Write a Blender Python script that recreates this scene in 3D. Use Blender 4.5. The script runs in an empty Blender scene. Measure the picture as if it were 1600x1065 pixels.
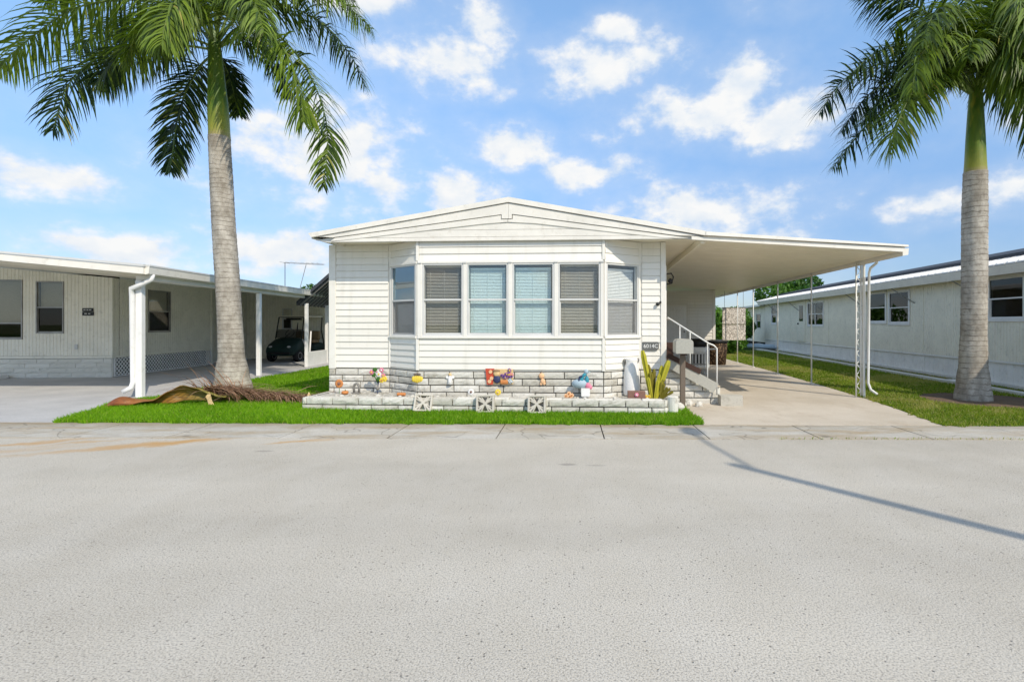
import bpy, bmesh, math, random
import numpy as np
from mathutils import Vector, Matrix
R = math.radians
rnd = random.Random(7)
nrs = np.random.RandomState(11)
S = bpy.context.scene
COL = S.collection

# ---------------------------------------------------------------- camera
W_IMG, H_IMG = 1600.0, 1065.0
F_PX, PPX, PPY, CAM_H = 800.0, 890.0, 506.0, 1.6
cam_d = bpy.data.cameras.new('camera')
cam = bpy.data.objects.new('camera', cam_d)
COL.objects.link(cam)
cam.location = (0, 0, CAM_H)
cam.rotation_euler = (R(90), 0, 0)
cam_d.sensor_width = 36
cam_d.lens = 36 * F_PX / W_IMG
cam_d.shift_x = (W_IMG / 2 - PPX) / W_IMG
cam_d.shift_y = -(H_IMG / 2 - PPY) / W_IMG
cam_d.clip_end = 3000
S.camera = cam

# ---------------------------------------------------------------- view
S.view_settings.view_transform = 'Standard'
S.view_settings.look = 'None'
S.view_settings.gamma = 1
S.view_settings.use_curve_mapping = False
S.view_settings.exposure = 0.72

# ---------------------------------------------------------------- sun
SUN_AZ, SUN_EL = 38.0, 41.0       # shadows run 38 degrees left of +Y
sd = Vector((-math.sin(R(SUN_AZ)) * math.cos(R(SUN_EL)), math.cos(R(SUN_AZ)) * math.cos(R(SUN_EL)), -math.sin(R(SUN_EL))))
sun_d = bpy.data.lights.new('sun', 'SUN')
sun_d.energy = 2.35
sun_d.angle = R(0.5)
sun_d.color = (1.0, 0.90, 0.74)
sun = bpy.data.objects.new('sun', sun_d)
COL.objects.link(sun)
sun.location = (20, -30, 30)
sun.rotation_euler = sd.to_track_quat('-Z', 'Y').to_euler()

# ---------------------------------------------------------------- sky with clouds
world = bpy.data.worlds.new('World')
S.world = world
world.use_nodes = True
wn, wl = world.node_tree.nodes, world.node_tree.links
wn.clear()


def WN(kind, **kw):
    n = wn.new(kind)
    for k, v in kw.items():
        setattr(n, k, v)
    return n


def wmath(op, a, b=None, clamp=False):
    n = WN('ShaderNodeMath', operation=op, use_clamp=clamp)
    for i, s in enumerate((a, b)):
        if s is None:
            continue
        if isinstance(s, (int, float)):
            n.inputs[i].default_value = s
        else:
            wl.new(s, n.inputs[i])
    return n.outputs[0]


def wvec(op, a, b=None):
    n = WN('ShaderNodeVectorMath', operation=op)
    for i, s in enumerate((a, b)):
        if s is None:
            continue
        if isinstance(s, (tuple, list)):
            n.inputs[i].default_value = s
        else:
            wl.new(s, n.inputs[i])
    return n.outputs['Value'] if op in ('LENGTH', 'DOT_PRODUCT') else n.outputs[0]


sky = WN('ShaderNodeTexSky', sky_type='NISHITA')
sky.sun_disc = False
sky.sun_elevation = R(SUN_EL)
sky.sun_rotation = R(180 - SUN_AZ)
sky.air_density = 1.0
sky.dust_density = 0.1
sky.ozone_density = 1.6
tc = WN('ShaderNodeTexCoord')
dirv = tc.outputs['Generated']


def wnoise(vec, scale, detail, rough=0.55):
    n = WN('ShaderNodeTexNoise')
    n.inputs['Scale'].default_value = scale
    n.inputs['Detail'].default_value = detail
    n.inputs['Roughness'].default_value = rough
    wl.new(vec, n.inputs['Vector'])
    return n


stretch = wvec('MULTIPLY', dirv, (1.0, 1.0, 1.5))
warp = wnoise(stretch, 6.0, 3)
wv = wvec('SUBTRACT', warp.outputs['Color'], (0.5, 0.5, 0.5))
wv = wvec('MULTIPLY', wv, (0.07, 0.07, 0.05))
dw = wvec('ADD', dirv, wv)
# cloud heaps: image-free directions (azimuth, elevation as slopes) with their angular half sizes
heaps = [
    (-.25, .51, .13, .050), (-.16, .575, .055, .045), (.07, .50, .13, .050), (.10, .56, .07, .035),
    (.26, .41, .16, .050), (.33, .46, .08, .055), (.42, .40, .10, .055), (.25, .215, .19, .050),
    (.20, .24, .07, .035), (-.12, .345, .09, .040), (.05, .29, .11, .032), (-.36, .27, .07, .040),
    (-.20, .25, .08, .040), (-1.04, .285, .09, .045), (-.88, .145, .12, .042), (-.93, .06, .16, .030),
    (.72, .235, .08, .035), (.86, .27, .05, .050), (.33, .088, .09, .028), (.01, .145, .09, .026),
    (-.40, .625, .09, .03), (-.46, .33, .16, .10), (-.55, .14, .12, .05), (.90, .04, .09, .03),
]
field = None
hgt = None
for (u, v, ru, rv) in heaps:
    L = math.sqrt(1 + u * u + v * v)
    c = (u / L, 1 / L, v / L)
    d = wvec('SUBTRACT', dw, c)
    d = wvec('MULTIPLY', d, (L / ru, 1.5, L / rv))
    f = wmath('SUBTRACT', 1.0, wvec('LENGTH', d))
    field = f if field is None else wmath('MAXIMUM', field, f)
# the same broken cumulus goes on round the rest of the sky
gen = wnoise(stretch, 3.1, 2)
genf = wmath('MULTIPLY', wmath('SUBTRACT', gen.outputs['Fac'], 0.50), 5.0)
lv = Vector((-0.10, 1.0, 0.30)).normalized()
away = WN('ShaderNodeMapRange')
wl.new(wvec('DOT_PRODUCT', dirv, lv[:]), away.inputs['Value'])
away.inputs['From Min'].default_value = 0.55
away.inputs['From Max'].default_value = 0.78
away.inputs['To Max'].default_value = 0.75
genf = wmath('SUBTRACT', genf, away.outputs[0])
field = wmath('MAXIMUM', field, genf)
fbm = wnoise(stretch, 15.0, 9, 0.58)
fbm_up = wnoise(wvec('ADD', stretch, (0.010, 0.0, 0.035)), 15.0, 5, 0.5)
fb = wmath('MULTIPLY', wmath('SUBTRACT', fbm.outputs['Fac'], 0.5), 2.6)
dens = wmath('ADD', field, fb)
mr = WN('ShaderNodeMapRange', interpolation_type='SMOOTHSTEP')
wl.new(dens, mr.inputs['Value'])
mr.inputs['From Min'].default_value = -0.12
mr.inputs['From Max'].default_value = 0.75
veil = WN('ShaderNodeMapRange', interpolation_type='SMOOTHSTEP')
wl.new(wmath('ADD', field, wmath('MULTIPLY', fb, 0.6)), veil.inputs['Value'])
veil.inputs['From Min'].default_value = -1.1
veil.inputs['From Max'].default_value = 0.5
mask = wmath('ADD', wmath('MULTIPLY', mr.outputs[0], 0.86), wmath('MULTIPLY', veil.outputs[0], 0.22), True)
shade = wmath('ADD', wmath('MULTIPLY', wmath('SUBTRACT', fbm.outputs['Fac'], fbm_up.outputs['Fac']), 3.0), 0.62, True)
ccol = WN('ShaderNodeMix', data_type='RGBA')
wl.new(shade, ccol.inputs['Factor'])
ccol.inputs['A'].default_value = (3.1, 3.4, 3.75, 1)
ccol.inputs['B'].default_value = (3.85, 3.87, 3.87, 1)
lift = WN('ShaderNodeMix', data_type='RGBA', blend_type='MULTIPLY')
lift.inputs['Factor'].default_value = 1.0
wl.new(sky.outputs[0], lift.inputs['A'])
up = WN('ShaderNodeSeparateXYZ')
wl.new(dirv, up.inputs[0])
grad = WN('ShaderNodeMapRange', interpolation_type='SMOOTHSTEP')
wl.new(up.outputs[2], grad.inputs['Value'])
grad.inputs['From Min'].default_value = -0.02
grad.inputs['From Max'].default_value = 0.62
tintg = WN('ShaderNodeMix', data_type='RGBA')
wl.new(grad.outputs[0], tintg.inputs['Factor'])
tintg.inputs['A'].default_value = (0.31, 0.355, 0.48, 1)
tintg.inputs['B'].default_value = (1.10, 1.19, 1.17, 1)
wl.new(tintg.outputs['Result'], lift.inputs['B'])
mixc = WN('ShaderNodeMix', data_type='RGBA')
wl.new(mask, mixc.inputs['Factor'])
wl.new(lift.outputs['Result'], mixc.inputs['A'])
wl.new(ccol.outputs['Result'], mixc.inputs['B'])
bg = WN('ShaderNodeBackground')
bg.inputs['Strength'].default_value = 0.15
wl.new(mixc.outputs['Result'], bg.inputs['Color'])
wo = WN('ShaderNodeOutputWorld')
wl.new(bg.outputs[0], wo.inputs['Surface'])
world.cycles.sampling_method = 'MANUAL'
world.cycles.sample_map_resolution = 512


# ================================================================ helpers
class Frame:
    """a plan frame: origin on the ground and a small turn; turns a sight line into local metres"""
    def __init__(s, ox, oy, t):
        n = math.hypot(1, t)
        s.o = (ox, oy)
        s.ey = (t / n, 1 / n)
        s.ex = (1 / n, -t / n)
        s.rz = -math.atan(t)


MAIN = Frame(-4.875, 10.4, .06)
LEFT = Frame(-9.1, 11.03, -.08)
RIGHT = Frame(11.1, 15.0, .08)


class MB:
    def __init__(s):
        s.v, s.f = [], []

    def add(s, verts, faces):
        o = len(s.v)
        s.v.extend([tuple(v) for v in verts])
        s.f.extend([tuple(i + o for i in f) for f in faces])
        return s

    def box(s, x0, x1, y0, y1, z0, z1):
        v = [(x0, y0, z0), (x1, y0, z0), (x1, y1, z0), (x0, y1, z0), (x0, y0, z1), (x1, y0, z1), (x1, y1, z1), (x0, y1, z1)]
        return s.add(v, [(0, 3, 2, 1), (4, 5, 6, 7), (0, 1, 5, 4), (1, 2, 6, 5), (2, 3, 7, 6), (3, 0, 4, 7)])

    def cbox(s, x0, x1, y0, y1, z0, z1, c=.008):
        """box with chamfered edges"""
        cx, cy, cz = (x0 + x1) / 2, (y0 + y1) / 2, (z0 + z1) / 2
        bm = bmesh.new()
        bmesh.ops.create_cube(bm, size=1)
        for q in bm.verts:
            q.co = Vector((cx + q.co.x * (x1 - x0), cy + q.co.y * (y1 - y0), cz + q.co.z * (z1 - z0)))
        bmesh.ops.bevel(bm, geom=bm.edges[:], offset=c, segments=1, affect='EDGES')
        bm.verts.index_update()
        s.add([q.co[:] for q in bm.verts], [[q.index for q in f.verts] for f in bm.faces])
        bm.free()
        return s

    def bar(s, p, q, w, h=None, up=(0, 0, 1)):
        h = w if h is None else h
        p, q = Vector(p), Vector(q)
        d = (q - p).normalized()
        u = Vector(up)
        if abs(d.dot(u)) > .95:
            u = Vector((0, 1, 0))
        a = d.cross(u).normalized() * (w / 2)
        b = a.cross(d).normalized() * (h / 2)
        v = [p - a - b, p + a - b, p + a + b, p - a + b, q - a - b, q + a - b, q + a + b, q - a + b]
        return s.add(v, [(0, 1, 2, 3), (7, 6, 5, 4), (0, 4, 5, 1), (1, 5, 6, 2), (2, 6, 7, 3), (3, 7, 4, 0)])

    def tube(s, pts, rad, n=8, cap=True):
        pts = [Vector(p) for p in pts]
        m = len(pts)
        rad = [rad] * m if isinstance(rad, (int, float)) else rad
        o = len(s.v)
        prev = None
        for i, p in enumerate(pts):
            d = (pts[min(i + 1, m - 1)] - pts[max(i - 1, 0)]).normalized()
            if prev is None:
                u = Vector((0, 0, 1)) if abs(d.z) < .9 else Vector((1, 0, 0))
                a = d.cross(u).normalized()
            else:
                a = (prev - d * prev.dot(d)).normalized()
            prev = a
            b = d.cross(a)
            for k in range(n):
                t = 2 * math.pi * k / n
                s.v.append(tuple(p + (a * math.cos(t) + b * math.sin(t)) * rad[i]))
        for i in range(m - 1):
            for k in range(n):
                k2 = (k + 1) % n
                s.f.append((o + i * n + k, o + i * n + k2, o + (i + 1) * n + k2, o + (i + 1) * n + k))
        if cap:
            s.f.append(tuple(o + k for k in reversed(range(n))))
            s.f.append(tuple(o + (m - 1) * n + k for k in range(n)))
        return s

    def lathe(s, prof, n=20, c=(0, 0, 0), cap=True, wob=0):
        o = len(s.v)
        for (r, z) in prof:
            for k in range(n):
                t = 2 * math.pi * k / n
                rr = r * (1 + wob * math.sin(3 * t + z * 4))
                s.v.append((c[0] + rr * math.cos(t), c[1] + rr * math.sin(t), c[2] + z))
        m = len(prof)
        for i in range(m - 1):
            for k in range(n):
                k2 = (k + 1) % n
                s.f.append((o + i * n + k, o + i * n + k2, o + (i + 1) * n + k2, o + (i + 1) * n + k))
        if cap:
            s.f.append(tuple(o + k for k in reversed(range(n))))
            s.f.append(tuple(o + (m - 1) * n + k for k in range(n)))
        return s

    def ball(s, c, r, sc=(1, 1, 1), n=10, m=7):
        prof = []
        for i in range(m + 1):
            t = -math.pi / 2 + math.pi * i / m
            prof.append((max(math.cos(t), .02) * r, math.sin(t) * r))
        q = MB().lathe(prof, n)
        return s.add([(c[0] + v[0] * sc[0], c[1] + v[1] * sc[1], c[2] + v[2] * sc[2]) for v in q.v], q.f)

    def prism(s, poly, y0, y1):
        """poly in (x, z), extruded along y"""
        n = len(poly)
        v = [(x, y0, z) for x, z in poly] + [(x, y1, z) for x, z in poly]
        f = [tuple(range(n)), tuple(range(2 * n - 1, n - 1, -1))]
        f += [(i, i + n, (i + 1) % n + n, (i + 1) % n) for i in range(n)]
        return s.add(v, f)

    def slab(s, poly, z0, z1):
        """poly in (x, y), extruded along z"""
        n = len(poly)
        v = [(x, y, z0) for x, y in poly] + [(x, y, z1) for x, y in poly]
        f = [tuple(range(n - 1, -1, -1)), tuple(range(n, 2 * n))]
        f += [(i, (i + 1) % n, (i + 1) % n + n, i + n) for i in range(n)]
        return s.add(v, f)

    def xf(s, M, start=0):
        s.v[start:] = [tuple(M @ Vector(v)) for v in s.v[start:]]
        return s

    def mesh(s, name, mat, smooth=False):
        me = bpy.data.meshes.new(name)
        me.from_pydata(s.v, [], s.f)
        if mat:
            me.materials.append(mat)
        bm = bmesh.new()
        bm.from_mesh(me)
        bmesh.ops.recalc_face_normals(bm, faces=bm.faces)
        bm.to_mesh(me)
        bm.free()
        if smooth:
            me.polygons.foreach_set('use_smooth', [True] * len(me.polygons))
        me.update()
        return me

    def build(s, name, mat, parent=None, loc=(0, 0, 0), rot=(0, 0, 0), smooth=False, label=None, kind=None):
        return link(name, s.mesh(name, mat, smooth), parent, loc, rot, (1, 1, 1), label, kind)


def link(name, me, parent=None, loc=(0, 0, 0), rot=(0, 0, 0), scale=(1, 1, 1), label=None, kind=None):
    o = bpy.data.objects.new(name, me)
    COL.objects.link(o)
    o.parent = parent
    o.location = loc
    o.rotation_euler = rot
    o.scale = scale
    if label:
        o['label'] = label
    if kind:
        o['kind'] = kind
    return o


def tag(o, label, cat, group=None):
    o['label'] = label
    o['category'] = cat
    if group:
        o['group'] = group
    return o


def thing(name, label, cat, loc=(0, 0, 0), rz=0, group=None):
    o = bpy.data.objects.new(name, None)
    COL.objects.link(o)
    o.location = loc
    o.rotation_euler = (0, 0, rz)
    o.empty_display_size = .2
    return tag(o, label, cat, group)


def setting(o):
    o['kind'] = 'structure'
    return o


def copy_tree(o, parent=None):
    c = o.copy()
    COL.objects.link(c)
    c.parent = parent
    for ch in list(o.children):
        copy_tree(ch, c)
    return c


# ================================================================ materials
def srgb(r, g, b):
    f = lambda c: (c / 255 / 12.92) if c / 255 <= .04045 else ((c / 255 + .055) / 1.055) ** 2.4
    return (f(r), f(g), f(b))


class Mat:
    def __init__(s, name, rough=.6, spec=.3):
        s.m = bpy.data.materials.new(name)
        s.m.use_nodes = True
        s.n, s.l = s.m.node_tree.nodes, s.m.node_tree.links
        s.p = s.n['Principled BSDF']
        s.out = s.n['Material Output']
        s.p.inputs['Roughness'].default_value = rough
        s.p.inputs['Specular IOR Level'].default_value = spec
        s.tc = s.n.new('ShaderNodeTexCoord')
        s.h = None

    def put(s, sock, val):
        if isinstance(val, (int, float)):
            sock.default_value = val
        elif isinstance(val, (tuple, list)):
            sock.default_value = tuple(val) + ((1,) if len(val) == 3 and sock.type == 'RGBA' else ())
        else:
            s.l.new(val, sock)

    def co(s, kind='Object', scale=(1, 1, 1), rot=(0, 0, 0)):
        mp = s.n.new('ShaderNodeMapping')
        if kind == 'World':
            g = s.n.new('ShaderNodeNewGeometry')
            s.l.new(g.outputs['Position'], mp.inputs['Vector'])
        else:
            s.l.new(s.tc.outputs[kind], mp.inputs['Vector'])
        mp.inputs['Scale'].default_value = scale
        mp.inputs['Rotation'].default_value = rot
        return mp.outputs[0]

    def noise(s, scale, detail=4, rough=.55, vec=None, col=False):
        t = s.n.new('ShaderNodeTexNoise')
        t.inputs['Scale'].default_value = scale
        t.inputs['Detail'].default_value = detail
        t.inputs['Roughness'].default_value = rough
        s.l.new(vec if vec is not None else s.co('World'), t.inputs['Vector'])
        return t.outputs['Color' if col else 'Fac']

    def voro(s, scale, feature='F1', vec=None, out='Distance', rand=1.0):
        t = s.n.new('ShaderNodeTexVoronoi')
        t.feature = feature
        t.inputs['Scale'].default_value = scale
        t.inputs['Randomness'].default_value = rand
        s.l.new(vec if vec is not None else s.co('World'), t.inputs['Vector'])
        return t.outputs[out]

    def ramp(s, fac, lo, hi, a=0.0, b=1.0):
        t = s.n.new('ShaderNodeMapRange')
        s.put(t.inputs['Value'], fac)
        t.inputs['From Min'].default_value = lo
        t.inputs['From Max'].default_value = hi
        t.inputs['To Min'].default_value = a
        t.inputs['To Max'].default_value = b
        return t.outputs[0]

    def math(s, op, a, b=0.0, clamp=False):
        t = s.n.new('ShaderNodeMath')
        t.operation = op
        t.use_clamp = clamp
        s.put(t.inputs[0], a)
        s.put(t.inputs[1], b)
        return t.outputs[0]

    def mix(s, fac, a, b, blend='MIX'):
        t = s.n.new('ShaderNodeMix')
        t.data_type = 'RGBA'
        t.blend_type = blend
        s.put(t.inputs['Factor'], fac)
        s.put(t.inputs['A'], a)
        s.put(t.inputs['B'], b)
        return t.outputs['Result']

    def rand(s):
        t = s.n.new('ShaderNodeObjectInfo')
        return t.outputs['Random']

    def attr(s, name):
        t = s.n.new('ShaderNodeAttribute')
        t.attribute_name = name
        return t.outputs['Fac']

    def sep(s, vec, axis):
        t = s.n.new('ShaderNodeSeparateXYZ')
        s.l.new(vec, t.inputs[0])
        return t.outputs[axis]

    def bump(s, hgt, strength=.3, dist=.01):
        t = s.n.new('ShaderNodeBump')
        t.inputs['Strength'].default_value = strength
        t.inputs['Distance'].default_value = dist
        s.l.new(hgt, t.inputs['Height'])
        if s.h is not None:
            s.l.new(s.h, t.inputs['Normal'])
        s.h = t.outputs[0]
        s.l.new(s.h, s.p.inputs['Normal'])

    def base(s, c):
        s.put(s.p.inputs['Base Color'], c)
        return s


def painted(name, col, rough=.5, var=.12, dirt=None, spec=.3, metal=0.0):
    """painted or plain surface with soft tone variation and optional grime"""
    m = Mat(name, rough, spec)
    n = m.noise(2.3, 5)
    dark = tuple(c * (1 - var) for c in col)
    lite = tuple(min(1, c * (1 + var * .5)) for c in col)
    c = m.mix(m.ramp(n, .35, .65), dark, lite)
    if dirt:
        c = m.mix(m.ramp(m.noise(9, 7, .65), .55, .78, 0, .55), c, dirt)
    m.base(c)
    m.p.inputs['Metallic'].default_value = metal
    m.bump(m.noise(45, 3), .06, .004)
    return m.m


def plain(name, col, rough=.6, spec=.3):
    m = Mat(name, rough, spec)
    n = m.noise(30, 3)
    m.base(m.mix(n, tuple(c * .8 for c in col), tuple(min(1, c * 1.15) for c in col)))
    return m.m


M = {}
# vinyl: each board its own faint tone, faint grime streaks
m = Mat('white_vinyl', .42, .35)
c = m.mix(m.rand(), (.76, .735, .67), (.83, .805, .745))
st = m.noise(1.0, 5, .6, m.co('World', (6, 6, .7)))
c = m.mix(m.ramp(st, .52, .78, 0, .38), c, (.55, .52, .44))
m.base(c)
m.bump(m.noise(14, 2, .5, m.co('World', (.3, .3, 8))), .16, .012)
M['vinyl'] = m.m
M['trim'] = painted('white_trim', (.80, .775, .715), .45, .05, (.62, .59, .5))
M['fascia'] = painted('white_fascia', (.80, .765, .695), .45, .07, (.52, .48, .40))
M['soffit'] = painted('cream_soffit', (.88, .81, .66), .4, .05)
M['alum'] = painted('aluminium_frame', (.62, .62, .60), .35, .06)
M['white_paint'] = painted('white_paint', (.80, .79, .77), .45, .05, (.55, .52, .45))
M['post_white'] = painted('post_white', (.76, .76, .73), .4, .08, (.42, .39, .33))
M['cream_wall'] = painted('cream_wall', (.87, .825, .69), .55, .06, (.42, .40, .33))
M['grey_wall'] = painted('pale_grey_wall', (.82, .795, .69), .55, .06, (.42, .41, .36))
M['skirt_white'] = painted('white_skirting', (.86, .845, .80), .5, .07, (.42, .42, .38))
M['dark'] = plain('dark_interior', (.035, .034, .032), .8, .1)  # near-black stands in for the unlit depth behind openings
M['roofing'] = plain('dark_roofing', (.05, .055, .065), .7)
M['rubber'] = plain('black_rubber', (.012, .012, .013), .7)
M['black'] = plain('black_plastic', (.015, .015, .016), .35, .4)
M['steel'] = painted('grey_steel', (.35, .34, .32), .4, .2, metal=.6)
M['blind_white'] = plain('white_blind', (.86, .88, .87), .5)
M['blind_grey'] = plain('taupe_blind', (.66, .63, .55), .5)
M['shade_cloth'] = plain('pale_roller_shade', (.62, .61, .60), .8)
M['tan_shade'] = plain('tan_roller_shade', (.33, .31, .245), .8)

# slump stone, painted white and weathered
m = Mat('weathered_white_stone', .85, .15)
n1 = m.noise(5.0, 7, .7)
c = m.mix(m.rand(), (.50, .475, .415), (.70, .68, .625))
c = m.mix(m.ramp(n1, .52, .70, 0, .7), c, (.31, .29, .235))
c = m.mix(m.ramp(m.noise(38, 4, .7), .60, .70, 0, .6), c, (.10, .095, .08))
m.base(c)
m.bump(m.noise(32, 6, .7), .7, .012)
M['stone'] = m.m
m = Mat('grey_mortar', .95, .05)
m.base(m.mix(m.noise(20, 4), (.03, .027, .023), (.12, .11, .095)))
M['mortar'] = m.m
m = Mat('mortar_left', .95, .05)
M['stone_grey'] = None
m = Mat('painted_block', .8, .15)
c = m.mix(m.rand(), (.66, .645, .575), (.74, .725, .655))
c = m.mix(m.ramp(m.noise(6, 6, .65), .55, .75, 0, .4), c, (.36, .35, .30))
m.base(c)
m.bump(m.noise(30, 5, .65), .5, .01)
M['block'] = m.m
m = Mat('breeze_concrete', .9, .1)
c = m.mix(m.noise(18, 5, .65), (.42, .385, .33), (.66, .62, .55))
m.base(c)
m.bump(m.noise(70, 4), .4, .005)
M['breeze'] = m.m
m = Mat('white_gravel', .9, .1)
v = m.voro(24)
c = m.mix(m.voro(24, out='Color'), (.30, .28, .23), (.74, .71, .65))
c = m.mix(m.ramp(m.noise(3.5, 5), .5, .72, 0, .7), c, (.30, .28, .21))
m.base(c)
m.bump(v, .9, .03)
M['gravel'] = m.m

# road: pale aggregate asphalt
m = Mat('road_aggregate', .88, .2)
big = m.noise(1.0, 5, .55, m.co('World', (.16, .55, 1)))
mid = m.noise(2.2, 5, .6, m.co('World', (1, .55, 1)))
c = m.mix(m.ramp(big, .36, .64), (.425, .386, .318), (.555, .508, .425))
c = m.mix(m.ramp(mid, .4, .68, 0, .35), c, (.58, .545, .48))
fine = m.noise(95, 2, .6)
c = m.mix(m.ramp(fine, .36, .54, .7, 0), c, (.19, .18, .165))
c = m.mix(m.ramp(m.noise(150, 1, .5), .55, .70, 0, .6), c, (.72, .69, .63))
vd = m.voro(34)
pick = m.ramp(m.sep(m.voro(34, out='Color'), 0), .80, .83)
pit = m.math('MULTIPLY', m.ramp(vd, .10, .26, 1, 0), pick)
c = m.mix(m.math('MULTIPLY', pit, .65), c, (.055, .052, .048))
vd2 = m.voro(11, vec=m.co('World', (1, 1.4, 1)))
pick2 = m.ramp(m.sep(m.voro(11, vec=m.co('World', (1, 1.4, 1)), out='Color'), 1), .90, .92)
pit2 = m.math('MULTIPLY', m.ramp(vd2, .05, .13, 1, 0), pick2)
c = m.mix(m.math('MULTIPLY', pit2, .5), c, (.06, .056, .05))
# rust washed off the verge: fans of stain, each with its own spot on the ground
wp = m.co('World')
wrp = m.noise(2.2, 6, .65, col=True)
wv_ = m.n.new('ShaderNodeVectorMath'); wv_.operation = 'MULTIPLY_ADD'
m.l.new(wrp, wv_.inputs[0]); wv_.inputs[1].default_value = (.9, .5, 0)
m.l.new(wp, wv_.inputs[2])
for (sx, sy, rx, ry, k) in ((-5.3, 6.95, .80, .17, 1.15), (-5.9, 6.6, 1.2, .13, .7), (-7.2, 6.9, .7, .12, .8), (-3.7, 7.0, .42, .10, .9), (-7.4, 6.3, 1.3, .16, .45), (-6.6, 6.9, .6, .08, .6)):
    sb = m.n.new('ShaderNodeVectorMath'); sb.operation = 'SUBTRACT'
    m.l.new(wv_.outputs[0], sb.inputs[0]); sb.inputs[1].default_value = (sx + .45, sy + .25, 0)
    ml = m.n.new('ShaderNodeMapping')
    m.l.new(sb.outputs[0], ml.inputs['Vector'])
    ml.inputs['Rotation'].default_value = (0, 0, R(-24))
    ml2 = m.n.new('ShaderNodeVectorMath'); ml2.operation = 'MULTIPLY'
    m.l.new(ml.outputs[0], ml2.inputs[0]); ml2.inputs[1].default_value = (1 / rx, 1 / ry, 0)
    ml = ml2
    ln = m.n.new('ShaderNodeVectorMath'); ln.operation = 'LENGTH'
    m.l.new(ml.outputs[0], ln.inputs[0])
    c = m.mix(m.ramp(ln.outputs['Value'], .15, 1.25, min(1, k * .95), 0), c, (.46, .28, .115))
for (sx, sy, rx, ry, k) in ((-.02, 5.84, .11, .055, .8), (.30, 5.80, .13, .03, .55), (-3.85, 6.45, .13, .045, .7)):
    sb = m.n.new('ShaderNodeVectorMath'); sb.operation = 'SUBTRACT'
    m.l.new(wp, sb.inputs[0]); sb.inputs[1].default_value = (sx, sy, 0)
    ml = m.n.new('ShaderNodeVectorMath'); ml.operation = 'MULTIPLY'
    m.l.new(sb.outputs[0], ml.inputs[0]); ml.inputs[1].default_value = (1 / rx, 1 / ry, 0)
    ln = m.n.new('ShaderNodeVectorMath'); ln.operation = 'LENGTH'
    m.l.new(ml.outputs[0], ln.inputs[0])
    c = m.mix(m.ramp(m.math('ADD', ln.outputs['Value'], m.math('MULTIPLY', m.noise(16, 3), .8)), 1.0, 1.5, k * .6, 0), c, (.17, .16, .15))
m.base(c)
m.bump(fine, .28, .005)
m.bump(m.math('MULTIPLY', pit, -1), .6, .006)
M['road'] = m.m

m = Mat('gutter_concrete', .88, .2)
c = m.mix(m.ramp(m.noise(1.1, 5, .6), .35, .65), (.415, .385, .325), (.52, .49, .43))
c = m.mix(m.math('MULTIPLY', m.rand(), .35), c, (.55, .54, .51))
c = m.mix(m.ramp(m.noise(1.5, 5, .65, m.co('World', (.45, 1.8, 1))), .46, .68, 0, .8), c, (.36, .27, .155))
c = m.mix(m.ramp(m.noise(4, 6, .7, m.co('World', (.6, 1.6, 1))), .54, .74, 0, .5), c, (.20, .185, .155))
edge = m.math('ADD', m.sep(m.co('World'), 1), m.math('MULTIPLY', m.math('SUBTRACT', m.noise(1.3, 5, .65), .5), 1.1))
c = m.mix(m.ramp(edge, 7.72, 8.15, 0, .6), c, (.27, .21, .125))
c = m.mix(m.ramp(m.math('ABSOLUTE', m.math('SUBTRACT', m.noise(.55, 3, .6), .5)), .0, .006, .6, 0), c, (.12, .11, .09))
c = m.mix(m.ramp(m.noise(90, 2), .32, .5, .45, 0), c, (.2, .19, .17))
m.base(c)
m.bump(m.noise(80, 3), .4, .006)
M['gutter'] = m.m

m = Mat('drive_concrete', .85, .2)
c = m.mix(m.ramp(m.noise(.8, 5, .6), .35, .65), (.50, .435, .345), (.60, .535, .445))
c = m.mix(m.ramp(m.noise(2.6, 6, .7, m.co('World', (1, .5, 1))), .54, .74, 0, .5), c, (.40, .31, .22))
c = m.mix(m.ramp(m.noise(60, 3), .3, .5, .35, 0), c, (.26, .23, .19))
m.base(c)
m.bump(m.noise(60, 4), .3, .006)
M['drive'] = m.m

m = Mat('grey_drive_paint', .8, .2)
c = m.mix(m.ramp(m.noise(.9, 5, .6), .35, .65), (.41, .405, .40), (.50, .49, .48))
c = m.mix(m.ramp(m.noise(3, 6, .7, m.co('World', (.5, 1.5, 1))), .54, .74, 0, .4), c, (.27, .265, .26))
c = m.mix(m.ramp(m.noise(55, 3), .3, .5, .35, 0), c, (.22, .22, .22))
m.base(c)
m.bump(m.noise(55, 4), .3, .006)
M['grey_drive'] = m.m

m = Mat('lawn_soil', .95, .1)
c = m.mix(m.noise(3, 5), (.045, .095, .010), (.075, .135, .016))
c = m.mix(m.ramp(m.noise(30, 3), .45, .7, 0, .5), c, (.06, .055, .02))
m.base(c)
M['soil'] = m.m
m = Mat('far_ground', .95, .1)
m.base(m.mix(m.noise(.2, 6), (.10, .14, .035), (.19, .19, .09)))
M['far'] = m.m
m = Mat('bark_mulch', .95, .1)
m.base(m.mix(m.noise(26, 5, .7), (.07, .045, .03), (.26, .19, .13)))
m.bump(m.noise(30, 4), .9, .03)
M['mulch'] = m.m


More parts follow.
